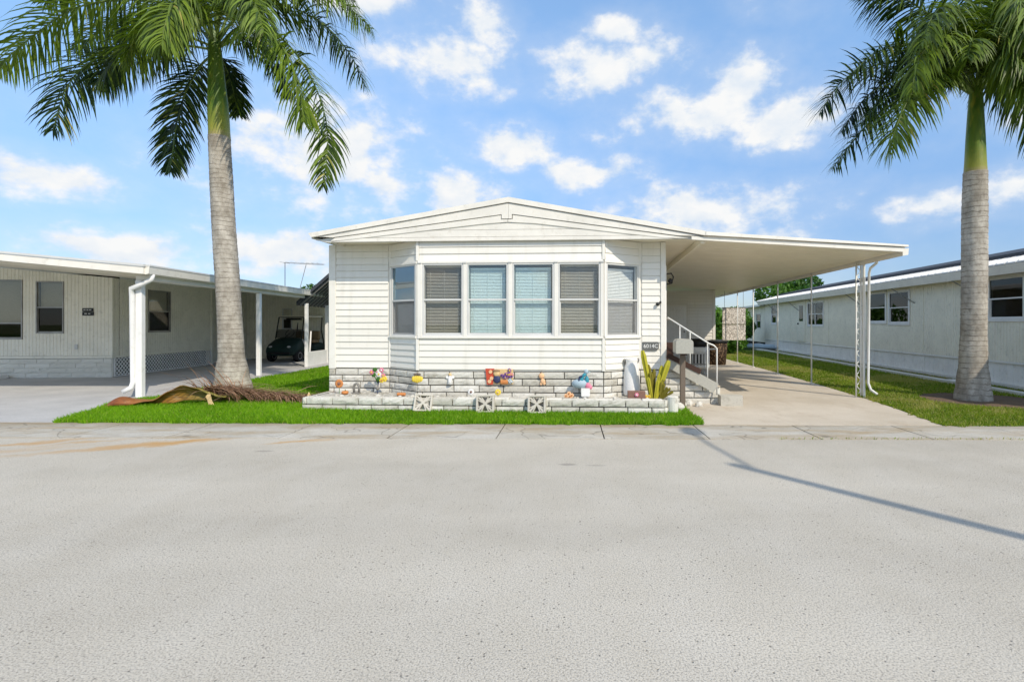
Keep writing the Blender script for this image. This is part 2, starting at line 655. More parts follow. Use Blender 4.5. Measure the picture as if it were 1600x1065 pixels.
def leafy(name, dark, lite, dry, trans=.35, rough=.45):
    """leaf material: 'tint' 0..1 per leaf picks dark..light, above 1 goes dry"""
    m = Mat(name, rough, .35)
    t = m.attr('tint')
    c = m.mix(m.math('MINIMUM', t, 1.0), dark, lite)
    c = m.mix(m.ramp(t, 1.0, 2.0), c, dry)
    m.base(c)
    tr = m.n.new('ShaderNodeBsdfTranslucent')
    m.l.new(m.mix(1.0, c, (1.5, 1.6, .7), 'MULTIPLY'), tr.inputs['Color'])
    mx = m.n.new('ShaderNodeMixShader')
    mx.inputs[0].default_value = trans
    m.l.new(m.p.outputs[0], mx.inputs[1])
    m.l.new(tr.outputs[0], mx.inputs[2])
    m.l.new(mx.outputs[0], m.out.inputs['Surface'])
    return m.m


M['grass'] = leafy('grass_blades', (.095, .235, .004), (.270, .480, .012), (.40, .36, .12), .5, .6)
M['grass_dry'] = leafy('lawn_blades_olive', (.100, .170, .008), (.250, .330, .024), (.40, .34, .14), .42, .6)
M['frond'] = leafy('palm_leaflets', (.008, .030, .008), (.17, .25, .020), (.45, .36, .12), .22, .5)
M['tree_leaf'] = leafy('tree_leaves', (.025, .085, .012), (.12, .25, .03), (.3, .25, .1), .35, .5)
M['dry_leaf'] = leafy('dry_palm_leaflets', (.15, .075, .042), (.42, .26, .165), (.45, .36, .25), .15, .75)

m = Mat('palm_trunk', .9, .15)
oc = m.co('Object')
z = m.sep(oc, 2)
wob = m.noise(2.6, 4, .6, oc)
rz_ = m.math('ADD', m.math('MULTIPLY', z, 9.0), m.math('MULTIPLY', wob, 1.5))
fr = m.math('FRACT', rz_)
ring = m.ramp(m.math('ABSOLUTE', m.math('SUBTRACT', fr, .5)), .36, .5)
c = m.mix(m.ramp(m.noise(3.5, 6, .65, m.co('Object', (1, 1, .5))), .35, .68), (.25, .22, .18), (.55, .51, .445))
c = m.mix(m.math('MULTIPLY', ring, m.ramp(m.noise(4, 4, .6, oc), .34, .58, .1, .95)), c, (.15, .125, .10))
c = m.mix(m.ramp(m.noise(13, 6, .75, m.co('Object', (1, 1, .9))), .53, .70, 0, .7), c, (.17, .145, .12))
m.base(c)
m.bump(ring, -.8, .02)
m.bump(m.noise(20, 6, .7, m.co('Object', (1, 1, .8))), .5, .02)
M['trunk'] = m.m
m = Mat('palm_crownshaft', .45, .4)
oc = m.co('Object')
c = m.mix(m.ramp(m.noise(2.4, 4, .6, m.co('Object', (2, 2, .5))), .35, .65), (.045, .11, .012), (.15, .23, .025))
c = m.mix(m.ramp(m.noise(3.2, 3, .6, m.co('Object', (3, 3, .8))), .55, .75, 0, .7), c, (.34, .33, .03))
c = m.mix(m.ramp(m.noise(30, 4, .7, m.co('Object', (1, 1, .25))), .58, .72, 0, .5), c, (.16, .12, .06))
gz = m.math('ADD', m.sep(m.tc.outputs['Generated'], 2), m.math('MULTIPLY', m.math('SUBTRACT', m.noise(7, 4, .6, oc), .5), .16))
c = m.mix(m.ramp(gz, .0, .30, .75, 0), c, (.36, .33, .05))
c = m.mix(m.ramp(gz, -.02, .07, 1, 0), c, (.30, .23, .15))
m.base(c)
m.bump(m.noise(10, 3, .5, m.co('Object', (4, 4, .3))), .4, .02)
M['shaft'] = m.m
M['rachis'] = plain('palm_rachis', (.11, .16, .03), .5)
M['bark'] = plain('tree_bark', (.12, .09, .065), .9)

m = Mat('fallen_boot', .55, .35)
oc = m.co('Object')
x = m.sep(oc, 0)
c = m.mix(m.ramp(x, .1, 1.0), (.24, .062, .022), (.32, .155, .03))
c = m.mix(m.ramp(x, 1.1, 1.7), c, (.22, .19, .035))
c = m.mix(m.ramp(m.noise(5, 6, .7, m.co('Object', (.5, 3, 3))), .5, .75, 0, .7), c, (.10, .045, .02))
c = m.mix(m.ramp(m.noise(7, 4, .6, m.co('Object', (.6, 2, 2))), .6, .7, 0, .6), c, (.55, .40, .24))
m.base(c)
c = m.mix(m.ramp(m.noise(5, 5, .6, m.co('Object', (.35, 9, 9))), .5, .68, 0, .7), c, (.09, .04, .018))
m.base(c)
m.bump(m.noise(9, 4, .6, m.co('Object', (.4, 9, 9))), .6, .012)
M['boot'] = m.m


def glass(name, tint, refl_min, refl_max, rough=.0):
    m = Mat(name)
    m.n.remove(m.p)
    tr = m.n.new('ShaderNodeBsdfTransparent')
    tr.inputs['Color'].default_value = tint + (1,)
    gl = m.n.new('ShaderNodeBsdfGlossy')
    gl.inputs['Roughness'].default_value = rough
    lw = m.n.new('ShaderNodeLayerWeight')
    lw.inputs['Blend'].default_value = .5
    mx = m.n.new('ShaderNodeMixShader')
    m.l.new(m.ramp(m.math('POWER', lw.outputs['Facing'], 5.0), 0, 1, refl_min, refl_max), mx.inputs[0])
    m.l.new(tr.outputs[0], mx.inputs[1])
    m.l.new(gl.outputs[0], mx.inputs[2])
    m.l.new(mx.outputs[0], m.out.inputs['Surface'])
    return m.m


M['glass'] = glass('window_glass', (.96, .97, .965), .06, 1, .01)
M['glass_aqua'] = glass('aqua_window_glass', (.915, .975, .975), .08, 1, .01)
M['glass_sky_tint'] = glass('sky_tint_glass', (.55, .78, .88), .22, .9, .01)  # blue tint paints in the sky reflected by this pane
M['glass_dark'] = glass('tinted_glass', (.45, .46, .46), .04, .8, .01)


def screen_mesh(name, col, alpha):
    m = Mat(name, .8, .1)
    m.base(m.mix(m.noise(60, 2), tuple(c * .8 for c in col), col))
    tr = m.n.new('ShaderNodeBsdfTransparent')
    mx = m.n.new('ShaderNodeMixShader')
    mx.inputs[0].default_value = alpha
    m.l.new(tr.outputs[0], mx.inputs[1])
    m.l.new(m.p.outputs[0], mx.inputs[2])
    m.l.new(mx.outputs[0], m.out.inputs['Surface'])
    return m.m


M['screen'] = screen_mesh('insect_screen', (.30, .295, .29), .24)
for nm, cc in dict(orange=(.56, .22, .07), yellow=(.78, .58, .07), red=(.55, .08, .04), purple=(.24, .10, .32), teal=(.04, .27, .36), pink=(.70, .22, .32), leaf=(.06, .16, .03), straw=(.70, .50, .25), peach=(.78, .48, .27), navy=(.04, .05, .12), dgreen=(.008, .028, .024), tan=(.30, .20, .11), brown=(.055, .028, .020), lettering=(.80, .80, .78), plaque=(.13, .135, .13), greybox=(.42, .41, .36), statue=(.22, .21, .19), white=(.82, .81, .79), chrome=(.6, .6, .6), bluegrey=(.36, .46, .53), wood=(.17, .135, .105), cactus=(.40, .37, .03), cactus_dk=(.20, .17, .02), brick_red=(.22, .12, .09)).items():
    M[nm] = plain(nm, cc, .55)
m = Mat('woven_wicker', .7, .2)
v = m.voro(16)
m.base(m.mix(m.ramp(v, .1, .55), (.30, .20, .12), (.035, .02, .012)))
m.bump(v, -.8, .03)
M['wicker'] = m.m
m = Mat('pebble_print', .8, .2)
v = m.voro(13, 'DISTANCE_TO_EDGE', m.co('Object', (1.4, 1, .8)))
c = m.mix(m.voro(13, vec=m.co('Object', (1.4, 1, .8)), out='Color'), (.50, .45, .40), (.80, .74, .67))
c = m.mix(m.ramp(v, .02, .10, .85, 0), c, (.10, .085, .07))
m.base(c)
m.bump(v, .6, .01)
M['pebble'] = m.m

# ================================================================ ground
def gut_front(x): return 7.12 - .0084 * x
def gut_back(x): return 8.13 - .020 * x


def sheet(name, poly, z, mat):
    o = MB().add([(x, y, z) for x, y in poly], [tuple(range(len(poly)))]).build(name, mat)
    return setting(o)


sheet('ground', [(-900, -900), (900, -900), (900, 900), (-900, 900)], -.10, M['far'])
road = MB().slab([(-160, -1.7), (160, -1.7), (160, gut_front(160) + .02), (-160, gut_front(-160) + .02)], -.3, 0.0).build('road', M['road'])
setting(road)
sheet('verge', [(-160, -60), (160, -60), (160, -1.72), (-160, -1.72)], .02, M['soil'])
gut = bpy.data.objects.new('gutter', None)
COL.objects.link(gut)
setting(gut)
px_at = lambda px, y: (px - PPX) / F_PX * y
joints = [-60.0, -24.0, -16.2, -12.4] + [px_at(p, 7.6) for p in (10, 140, 292, 462, 622, 782, 941, 1095, 1258, 1420, 1575)] + [8.2, 9.8, 11.4, 16, 60]
for a, b in zip(joints[:-1], joints[1:]):
    g = .009
    MB().slab([(a + g, gut_front(a)), (b - g, gut_front(b)), (b - g, gut_back(b)), (a + g, gut_back(a))], -.2, .006 + rnd.uniform(0, .004)).build('slab', M['gutter'], gut)
setting(sheet('joint_filler', [(-60, 7.0), (60, 6.9), (60, 7.9), (-60, 8.6)], -.012, M['mortar']))

# drives and lawns
drive_r = [(2.12, gut_back(2.1)), (5.83, gut_back(5.8)), (6.12, 9.6), (6.30, 10.9), (6.55, 13.6), (6.85, 18), (7.15, 24.5), (2.9, 24.5), (2.2, 9.9)]
drv = MB().slab(drive_r, -.2, .014).build('driveway', M['drive'])
setting(drv)
drive_l = [(-60, gut_back(-60)), (-8.35, gut_back(-8.35)), (-8.6, 9.1), (-8.95, 10.0), (-9.0, 11.6), (-9.05, 15), (-9.1, 26), (-60, 26)]
setting(MB().slab(drive_l, -.2, .012).build('driveway', M['grey_drive']))
lawn_front = [(-8.33, gut_back(-8.33)), (2.10, gut_back(2.1)), (2.17, 9.9), (1.95, 10.3), (-4.9, 10.6), (-4.2, 21), (-4.2, 26), (-9.08, 26), (-9.03, 15), (-8.98, 11.6), (-8.93, 10.0), (-8.58, 9.1)]
setting(MB().slab(lawn_front, -.2, .010).build('lawn', M['soil']))
lawn_right = [(5.85, gut_back(5.85)), (16, gut_back(16)), (16, 40), (7.2, 40), (7.17, 24.5), (6.87, 18), (6.57, 13.6), (6.32, 10.9), (6.14, 9.6)]
setting(MB().slab(lawn_right, -.2, .010).build('lawn', M['soil']))


def in_poly(px, py, poly):
    ins = np.zeros(len(px), bool)
    n = len(poly)
    for i in range(n):
        x0, y0 = poly[i]
        x1, y1 = poly[(i + 1) % n]
        c = (y0 > py) != (y1 > py)
        xi = (x1 - x0) * (py - y0) / ((y1 - y0) if y1 != y0 else 1e-9) + x0
        ins ^= c & (px < xi)
    return ins


def vnoise(x, y, sc, seed):
    r = np.random.RandomState(seed)
    out = np.zeros_like(x)
    for k in range(5):
        a, b, p = r.uniform(-1, 1) * sc, r.uniform(-1, 1) * sc, r.uniform(0, 6.3)
        out += np.sin(x * a + y * b + p)
    return out / 5


def blades(name, poly, dens, h, w, mat, seed=0, dry=.03, holes=(), ymax=None, ymin=None, fall=None, label=None):
    r = np.random.RandomState(seed)
    xs = [p[0] for p in poly]
    ys = [p[1] for p in poly]
    y0, y1 = max(min(ys), ymin or -1e9), min(max(ys), ymax or 1e9)
    n = int((max(xs) - min(xs)) * (y1 - y0) * dens)
    x, y = r.uniform(min(xs), max(xs), n), r.uniform(y0, y1, n)
    k = in_poly(x, y, poly)
    for hp in holes:
        k &= ~in_poly(x, y, hp)
    if fall:
        k &= r.uniform(0, 1, n) < np.clip((fall / y) ** 1.6, .1, 1)
    x, y = x[k], y[k]
    n = len(x)
    ang = r.uniform(0, 2 * np.pi, n)
    patch = vnoise(x, y, 3.0, seed + 5)
    hh = h * r.uniform(.4, 1.45, n) * (1 + .25 * patch)
    ww = w * r.uniform(.7, 1.3, n)
    if fall:
        ww = ww * np.clip(y / fall, 1, 3)
    lean = r.uniform(.1, .8, n) * hh
    la = r.uniform(0, 2 * np.pi, n)
    dx, dy = np.cos(ang) * ww / 2, np.sin(ang) * ww / 2
    V = np.zeros((n, 5, 3), np.float32)
    V[:, 0] = np.stack([x - dx, y - dy, np.full(n, .005)], 1)
    V[:, 1] = np.stack([x + dx, y + dy, np.full(n, .005)], 1)
    mx, my = x + np.cos(la) * lean * .35, y + np.sin(la) * lean * .35
    V[:, 2] = np.stack([mx + dx * .8, my + dy * .8, hh * .6], 1)
    V[:, 3] = np.stack([mx - dx * .8, my - dy * .8, hh * .6], 1)
    V[:, 4] = np.stack([x + np.cos(la) * lean, y + np.sin(la) * lean, hh], 1)
    me = bpy.data.meshes.new(name)
    me.vertices.add(n * 5)
    me.vertices.foreach_set('co', V.reshape(-1))
    b = (np.arange(n) * 5)[:, None]
    L = np.concatenate([b + np.array([0, 1, 2, 3]), b + np.array([3, 2, 4])], 1)
    me.loops.add(n * 7)
    me.loops.foreach_set('vertex_index', L.reshape(-1).astype(np.int32))
    me.polygons.add(n * 2)
    st = np.stack([np.arange(n) * 7, np.arange(n) * 7 + 4], 1).reshape(-1)
    me.polygons.foreach_set('loop_start', st.astype(np.int32))
    me.update(calc_edges=True)
    tint = np.clip(.45 + .35 * patch + .15 * vnoise(x, y, 14.0, seed + 3) + r.normal(0, .34, n), 0, 1)
    p2 = vnoise(x, y, 1.6, seed + 9) + .5 * vnoise(x, y, 6.0, seed + 13)
    dry = dry * (1 + 9 * np.clip(p2 - .12, 0, 1))
    tint = np.where(r.uniform(0, 1, n) < dry, r.uniform(1.3, 2, n), tint)
    a = me.attributes.new('tint', 'FLOAT', 'POINT')
    a.data.foreach_set('value', np.repeat(tint, 5).astype(np.float32))
    me.materials.append(mat)
    o = link(name, me)
    o['kind'] = 'stuff'
    if label:
        o['label'] = label
    return o


def hole(cx, cy, r, n=12):
    return [(cx + r * math.cos(2 * math.pi * k / n), cy + r * math.sin(2 * math.pi * k / n)) for k in range(n)]


planter_hole = [(-4.9, 9.5), (1.75, 9.12), (1.9, 10.3), (-4.8, 10.7)]


def ragged(poly, seed):
    """the lawn creeps unevenly over the concrete along its edges"""
    r_ = random.Random(seed)
    out = []
    for (x0, y0), (x1, y1) in zip(poly, poly[1:] + poly[:1]):
        L = math.hypot(x1 - x0, y1 - y0)
        n = max(1, int(L / .11))
        nx, ny = (y1 - y0) / L, -(x1 - x0) / L
        for i in range(n):
            u = i / n
            e = max(-.02, r_.gauss(.03, .028) + .02 * math.sin(i * .37))
            out.append((x0 + (x1 - x0) * u + nx * e, y0 + (y1 - y0) * u + ny * e))
    return out


edge_front = ragged(lawn_front, 21)
blades('grass', edge_front, 5200, .065, .010, M['grass'], 3, .035, [planter_hole, hole(-8.06, 12.3, .55)], ymax=10.9, label='bright green lawn strip in front of the planter')
blades('grass', lawn_front, 1500, .065, .016, M['grass'], 4, .03, [hole(-8.06, 12.3, .5)], ymin=10.9, ymax=24, label='bright green lawn beside the white mobile home')
edge_right = ragged(lawn_right, 22)
blades('grass', edge_right, 3000, .055, .011, M['grass_dry'], 5, .24, [hole(8.6, 10.6, 1.15)], ymax=30, fall=9.0, label='olive green lawn beside the carport drive')
weeds = [(2.9, gut_front(2.9) - .02), (6.5, gut_front(6.5) - .02), (6.5, gut_front(6.5) + .03), (2.9, gut_front(2.9) + .03)]
blades('weeds', weeds, 900, .035, .008, M['grass_dry'], 15, .2, label='thin line of weeds growing in the road joint')
setting(sheet('mulch_bed', hole(8.7, 10.55, 1.25, 20), .020, M['mulch']))

# ================================================================ main mobile home
HM = thing('mobile_home', 'white mobile home with bay window, stone base and attached carport', 'mobile home', (MAIN.o[0], MAIN.o[1], 0), MAIN.rz)
WX = 6.76            # width of the front
WZ0, WZT = .72, 3.2  # bottom of siding, soffit
BAY = -.53
B0, B1, B2, B3 = 1.264, 2.018, 5.549, 6.265
FRONT = -.62         # front edge of the roof

brd = MB()
prof = [(.0, 0), (-.020, 0), (-.022, .010), (-.007, .126), (0, .126)]
brd.v = [(0, y, z) for y, z in prof] + [(1, y, z) for y, z in prof]
brd.f = [(4, 3, 2, 1, 0), (5, 6, 7, 8, 9)] + [(i, (i + 1) % 5, (i + 1) % 5 + 5, i + 5) for i in range(5)]
BOARD = brd.mesh('siding_board', M['vinyl'])
PITCH = .130


def siding(parent, p0, p1, z0, z1, gap=.004, name='siding_board', me=None):
    p0, p1 = Vector(p0), Vector(p1)
    d = p1 - p0
    L = d.length
    a = math.atan2(d.y, d.x)
    n = max(1, round((z1 - z0) / PITCH))
    ph = (z1 - z0) / n
    for i in range(n):
        sag = rnd.uniform(-.0012, .0012)
        link(name, me or BOARD, parent, (p0.x + math.cos(a) * gap, p0.y + math.sin(a) * gap, z0 + i * ph), (rnd.uniform(-.004, .004), sag * .6 / max(L, .5), a), (L - 2 * gap, 1, ph / PITCH))


# walls behind the siding
wb = MB()
wb.box(.005, B0, .002, .09, 0, WZT)
wb.box(B3, WX - .005, .002, .09, 0, WZT)
wb.box(.002, .09, .092, 12.5, 0, WZT)
wb.box(WX - .09, WX - .002, .092, 12.5, 0, WZT)
wb.box(.092, WX - .092, 3.0, 3.06, .6, WZT)      # room partition behind the front room
wb.build('wall', M['trim'], HM)
MB().box(.092, WX - .092, .095, 2.99, .62, .66).build('room_floor', M['tan'], HM)
# bay carcass: segments below and above the windows
WB, WT = 1.37, 2.745
segs = [((B0, 0), (B1, BAY)), ((B1, BAY), (B2, BAY)), ((B2, BAY), (B3, 0))]
bc = MB()
for (a, b) in segs:
    a_, b_ = Vector(a), Vector(b)
    d = (b_ - a_).normalized()
    nrm = Vector((-d.y, d.x))
    i0, i1 = a_ + nrm * .002, b_ + nrm * .002
    o0, o1 = a_ + nrm * .05 + d * .01, b_ + nrm * .05 - d * .01
    poly = [i0[:], i1[:], o1[:], o0[:]]
    bc.slab(poly, 0, WB - .012)
    bc.slab(poly, WT + .012, WZT - .004)
bc.slab([(B0 + .1, .045), (B1 + .05, BAY + .06), (B2 - .05, BAY + .06), (B3 - .1, .045), (B3 - .1, .095), (B0 + .1, .095)], .66, .68)
bc.build('bay_wall', M['trim'], HM)

siding(HM, (.14, 0), (B0 - .035, 0), WZ0, WZT - .01)
siding(HM, (B3 + .035, 0), (WX - .10, 0), WZ0, WZT - .01)
for k, (a, b) in enumerate(segs):
    a_, b_ = Vector(a), Vector(b)
    d = (b_ - a_).normalized()
    siding(HM, a_ + d * .03, b_ - d * .03, WZ0 + .02, WB - .04)
    siding(HM, a_ + d * .03, b_ - d * .03, WT + .05, WZT - .012)
# corner trims and sills
for (x, y, w) in ((.07, -.012, .14), (WX - .048, -.012, .10)):
    MB().cbox(x - w / 2, x + w / 2, y - .022, y + .06, WZ0 - .02, WZT - .006, .006).build('corner_trim', M['trim'], HM)
for (x, y) in ((B0, 0), (B3, 0), (B1, BAY), (B2, BAY)):
    for z0, z1 in ((WZ0, WB - .045), (WT + .05, WZT - .006)):
        MB().cbox(x - .028, x + .028, y - .030, y + .02, z0, z1, .005).build('corner_trim', M['trim'], HM)
for (a, b) in segs:
    a_, b_ = Vector(a), Vector(b)
    d = (b_ - a_)
    ang = math.atan2(d.y, d.x)
    L = d.length
    for z0, z1, dep in ((WB - .045, WB, .05), (WT, WT + .05, .036)):
        MB().cbox(.004, L - .004, -dep, .02, z0, z1, .006).build('window_sill' if z0 < 2 else 'window_head', M['trim'], HM, (a_.x, a_.y, 0), (0, 0, ang))
# small drip brackets above the mullions
FW = .030


def slats(w, z0, z1, y, tilt, pitch=.028, depth=.026):
    b = MB()
    n = int((z1 - z0) / pitch)
    for i in range(n):
        zc = z1 - (i + .5) * pitch
        c, s_ = math.cos(tilt) * depth / 2, math.sin(tilt) * depth / 2
        t = .0012
        b.add([(0, y - c, zc - s_), (w, y - c, zc - s_), (w, y + c, zc + s_), (0, y + c, zc + s_), (0, y, zc + t * 2), (w, y, zc + t * 2)],
              [(0, 1, 5, 4), (4, 5, 2, 3), (0, 3, 2, 1)])
    for xx in (.12 * w, .5 * w, .88 * w):
        b.box(xx - .002, xx + .002, y - .0165, y - .0145, z0, z1)
    b.box(0, w, y - .016, y + .016, z1, z1 + .03)
    return b


def window(parent, loc, ang, w, z0, z1, kind, name='window', frame_mat='alum', mid=.5, label=None):
    """double hung window: fixed upper sash in front, lower sash behind; sits with its face at local y = 0"""
    zm = z0 + (z1 - z0) * mid
    b = MB()
    b.box(0, FW, -.018, .075, z0, z1)
    b.box(w - FW, w, -.018, .075, z0, z1)
    b.box(FW, w - FW, -.018, .075, z1 - FW, z1)
    b.box(FW, w - FW, -.018, .075, z0, z0 + FW)
    f = b.build(name, M[frame_mat], parent, loc, (0, 0, ang), label=label)
    r = MB()
    r.box(FW, w - FW, -.012, .028, zm - .016, zm + .018)
    r.build('meeting_rail', M[frame_mat], f)
    s_ = MB()
    s_.box(FW, FW + .018, .012, .05, z0 + FW, zm - .016)
    s_.box(w - FW - .018, w - FW, .012, .05, z0 + FW, zm - .016)
    s_.box(FW + .018, w - FW - .018, .012, .05, z0 + FW, z0 + FW + .03)
    s_.build('sash', M[frame_mat], f)
    gu, gl = kind.get('upper', 'glass'), kind.get('lower', 'glass')
    MB().box(FW, w - FW, .006, .010, zm + .018, z1 - FW).build('pane', M[gu], f)
    MB().box(FW + .018, w - FW - .018, .030, .034, z0 + FW + .03, zm - .016).build('pane', M[gl], f)
    if kind.get('screen'):
        MB().box(FW, w - FW, .000, .002, z0 + FW, zm - .016).build('insect_screen', M['screen'], f)
    if kind.get('blind'):
        inset = kind.get('inset', .0)
        q = slats(w - 2 * FW - .02 - inset, kind.get('bottom', z0 + .05), z1 - .06 - kind.get('drop', .0), .105, kind['tilt'])
        q.xf(Matrix.Translation((FW + .01, 0, 0)))
        q.build('blind', M[kind['blind']], f)
    if kind.get('shade'):
        q = MB().box(FW + .01, w - FW - .01, .10, .104, kind.get('bottom', z0 + .04), z1 - kind.get('drop', .02))
        q.box(FW + .01, w - FW - .01, .092, .112, kind.get('bottom', z0 + .04) - .02, kind.get('bottom', z0 + .04))
        q.build('roller_shade', M[kind['shade']], f)
    return f


KA = dict(upper='glass_aqua', lower='glass_aqua', blind='blind_white', tilt=R(58), drop=.05, inset=.03, screen=False)
KG = dict(upper='glass', lower='glass', blind='blind_grey', tilt=R(24), drop=.0)
bayw = [2.143, 3.0, 3.868, 4.732]
gw = .727
for i, x0 in enumerate(bayw):
    k = dict((KG, KA, KA, KG)[i])
    if i == 3:
        k['tilt'] = R(32)
    window(HM, (x0 - FW, BAY - .004, 0), 0, gw + 2 * FW, WB, WT, k, label=('window with open taupe blinds beside the left bay corner', 'aqua window with closed white blinds, left of centre', 'aqua window with closed white blinds, right of centre', 'window with open taupe blinds beside the right bay corner')[i])
mx = [B1 + .03] + [bayw[0] - FW]
edges = [(B1 - .005, bayw[0] - FW)] + [(bayw[i] + gw + FW, bayw[i + 1] - FW) for i in range(3)] + [(bayw[3] + gw + FW, B2 + .005)]
for (a, b) in edges:
    MB().cbox(a + .002, b - .002, BAY - .032, BAY + .05, WB + .001, WT - .001, .006).build('mullion', M['trim'], HM)
    MB().box((a + b) / 2 - .035, (a + b) / 2 + .035, BAY - .048, BAY - .033, WT + .002, WT + .026).build('bracket', M['alum'], HM)
KB = dict(upper='glass_sky_tint', lower='glass', screen=True, shade='shade_cloth', bottom=WB + .05, drop=.75)
KB2 = dict(upper='glass', lower='glass', screen=True, blind='blind_white', tilt=R(60), drop=.06)
for (a, b), k, lb in ((segs[0], KB, 'angled window with blue reflecting upper pane and grey screen'), (segs[2], KB2, 'angled window with pale closed blinds and grey screen')):
    a_, b_ = Vector(a), Vector(b)
    d = (b_ - a_).normalized()
    L = (b_ - a_).length
    ang = math.atan2(d.y, d.x)
    m0, m1 = .055, .055
    p = a_ + d * m0
    window(HM, (p.x, p.y, 0), ang, L - m0 - m1, WB, WT, k, label=lb)
    for q0, q1 in ((.004, m0 - .002), (L - m1 + .002, L - .006)):
        MB().cbox(q0, q1, -.026, .05, WB + .001, WT - .001, .005).build('mullion', M['trim'], HM, (a_.x, a_.y, 0), (0, 0, ang))

# stone skirt, block by block
def stone_mesh(seed, h=.118, L=.44, dep=.06):
    r = random.Random(seed)
    nx, nz = 6, 3
    b = MB()
    for j in range(nz + 1):
        for i in range(nx + 1):
            e = (i in (0, nx)) or (j in (0, nz))
            b.v.append((L * i / nx + (r.uniform(-.004, .004) if 0 < i < nx else 0), (-.018 + r.uniform(-.007, .006)) * (0.45 if e else 1), h * j / nz))
    k = (nx + 1)
    for j in range(nz):
        for i in range(nx):
            b.f.append((j * k + i, j * k + i + 1, (j + 1) * k + i + 1, (j + 1) * k + i))
    o = len(b.v)
    b.v += [(0, dep, 0), (L, dep, 0), (L, dep, h), (0, dep, h)]
    b.f += [tuple([o] + [i for i in range(nx + 1)] + [o + 1]),
            tuple([o + 3] + [nz * k + i for i in range(nx + 1)] + [o + 2]),
            tuple([o] + [j * k for j in range(nz + 1)] + [o + 3]),
            tuple([o + 1] + [j * k + nx for j in range(nz + 1)] + [o + 2])]
    return b.mesh('stone', M['stone'])


STONES = [stone_mesh(s) for s in range(5)]
CH = .130


def course(parent, p0, p1, z, off, L=.44, h=.112, joint=.018, meshes=None, name='stone'):
    p0, p1 = Vector(p0), Vector(p1)
    d = p1 - p0
    tot = d.length
    d.normalize()
    a = math.atan2(d.y, d.x)
    s_ = -off
    while s_ < tot - .03:
        ln = L * rnd.uniform(.86, 1.14)
        a0, a1 = max(s_, 0), min(s_ + ln, tot)
        if a1 - a0 > .05:
            p = p0 + d * (a0 + joint / 2)
            link(name, rnd.choice(meshes or STONES), parent, (p.x, p.y, z + rnd.uniform(-.002, .002)), (0, 0, a + rnd.uniform(-.006, .006)), ((a1 - a0 - joint) / .44, rnd.uniform(.8, 1.2), h / .118))
        s_ += ln


path = [(0, -.02), (B0, -.02), (B1, BAY - .02), (B2, BAY - .02), (B3, -.02), (WX, -.02)]
mort = MB()
for a, b in zip(path[:-1], path[1:]):
    a_, b_ = Vector(a), Vector(b)
    d = (b_ - a_).normalized()
    nr = Vector((-d.y, d.x))
    mort.slab([(a_ + nr * .012)[:], (b_ + nr * .012)[:], (b_ + nr * .018)[:], (a_ + nr * .018)[:]], 0, WZ0 - .01)
    for c in range(6):
        zz = WZ0 - .012 - CH * (c + 1) + .004
        if zz > -.1:
            course(HM, a, b, zz, rnd.uniform(.05, .4) if c % 2 else rnd.uniform(.2, .3))
mort.build('mortar', M['mortar'], HM)
MB().box(-.03, .05, .10, 12.4, 0, WZ0).build('side_skirting', M['block'], HM)

# roof front: rake boards that fan out from the eaves
def bandpoly(name, poly, y0, y1, mat='fascia', label=None):
    return MB().prism(poly, y0, y1).build(name, M[mat], HM, label=label)


PK = 3.784
KX = 7.40
bandpoly('rake_board', [(-.06, 3.325), (PK, 3.958), (PK, 3.862), (.0, 3.248)], FRONT - .05, FRONT + .03)
bandpoly('rake_board', [(PK, 3.958), (KX, 3.285), (KX, 3.205), (PK, 3.862)], FRONT - .05, FRONT + .03)
bandpoly('rake_board', [(.12, 3.262), (PK - .002, 3.848), (PK - .002, 3.56), (PK - .13, 3.56), (PK - .13, 3.64), (.42, 3.245)], FRONT - .025, FRONT + .032)
bandpoly('rake_board', [(PK + .002, 3.848), (KX - .1, 3.205), (KX - .5, 3.215), (PK + .06, 3.645), (PK + .06, 3.56), (PK + .002, 3.56)], FRONT - .025, FRONT + .032)
bandpoly('rake_board', [(.45, 3.235), (PK - .145, 3.627), (PK - .145, 3.55), (PK - .02, 3.548), (PK - .02, 3.50), (PK - .5, 3.468), (.55, 3.185), (.36, 3.178)], FRONT - .012, FRONT + .034)
bandpoly('rake_board', [(KX - .55, 3.205), (PK + .075, 3.632), (PK + .075, 3.55), (PK - .012, 3.548), (PK - .012, 3.50), (PK + .5, 3.468), (KX - .75, 3.178), (KX - .3, 3.165)], FRONT - .012, FRONT + .034)
# flat backing behind the gaps, then the horizontal gable boards
bandpoly('gable_backing', [(.05, 3.20), (PK, 3.84), (KX - .1, 3.19), (KX - .1, 3.155), (.3, 3.155)], FRONT + .036, FRONT + .05, 'alum')


def gable_half_x(z, side):
    if side < 0:
        return .52 + (z - 3.185) / (3.468 - 3.185) * (PK - .5 - .52)
    return KX - .72 - (z - 3.178) / (3.468 - 3.178) * (KX - .72 - PK - .5)


for z0, z1, yy in ((3.160, 3.226, -.004), (3.233, 3.358, .002), (3.365, 3.488, .006)):
    l0, l1 = max(.36, gable_half_x(z0, -1)), min(PK - .01, gable_half_x(min(z1, 3.468), -1))
    r0, r1 = min(KX - .3, gable_half_x(z0, 1)), gable_half_x(min(z1, 3.468), 1)
    bandpoly('gable_board', [(l0, z0), (r0, z0), (r1, z1), (l1, z1)], FRONT + yy, FRONT + .0345)
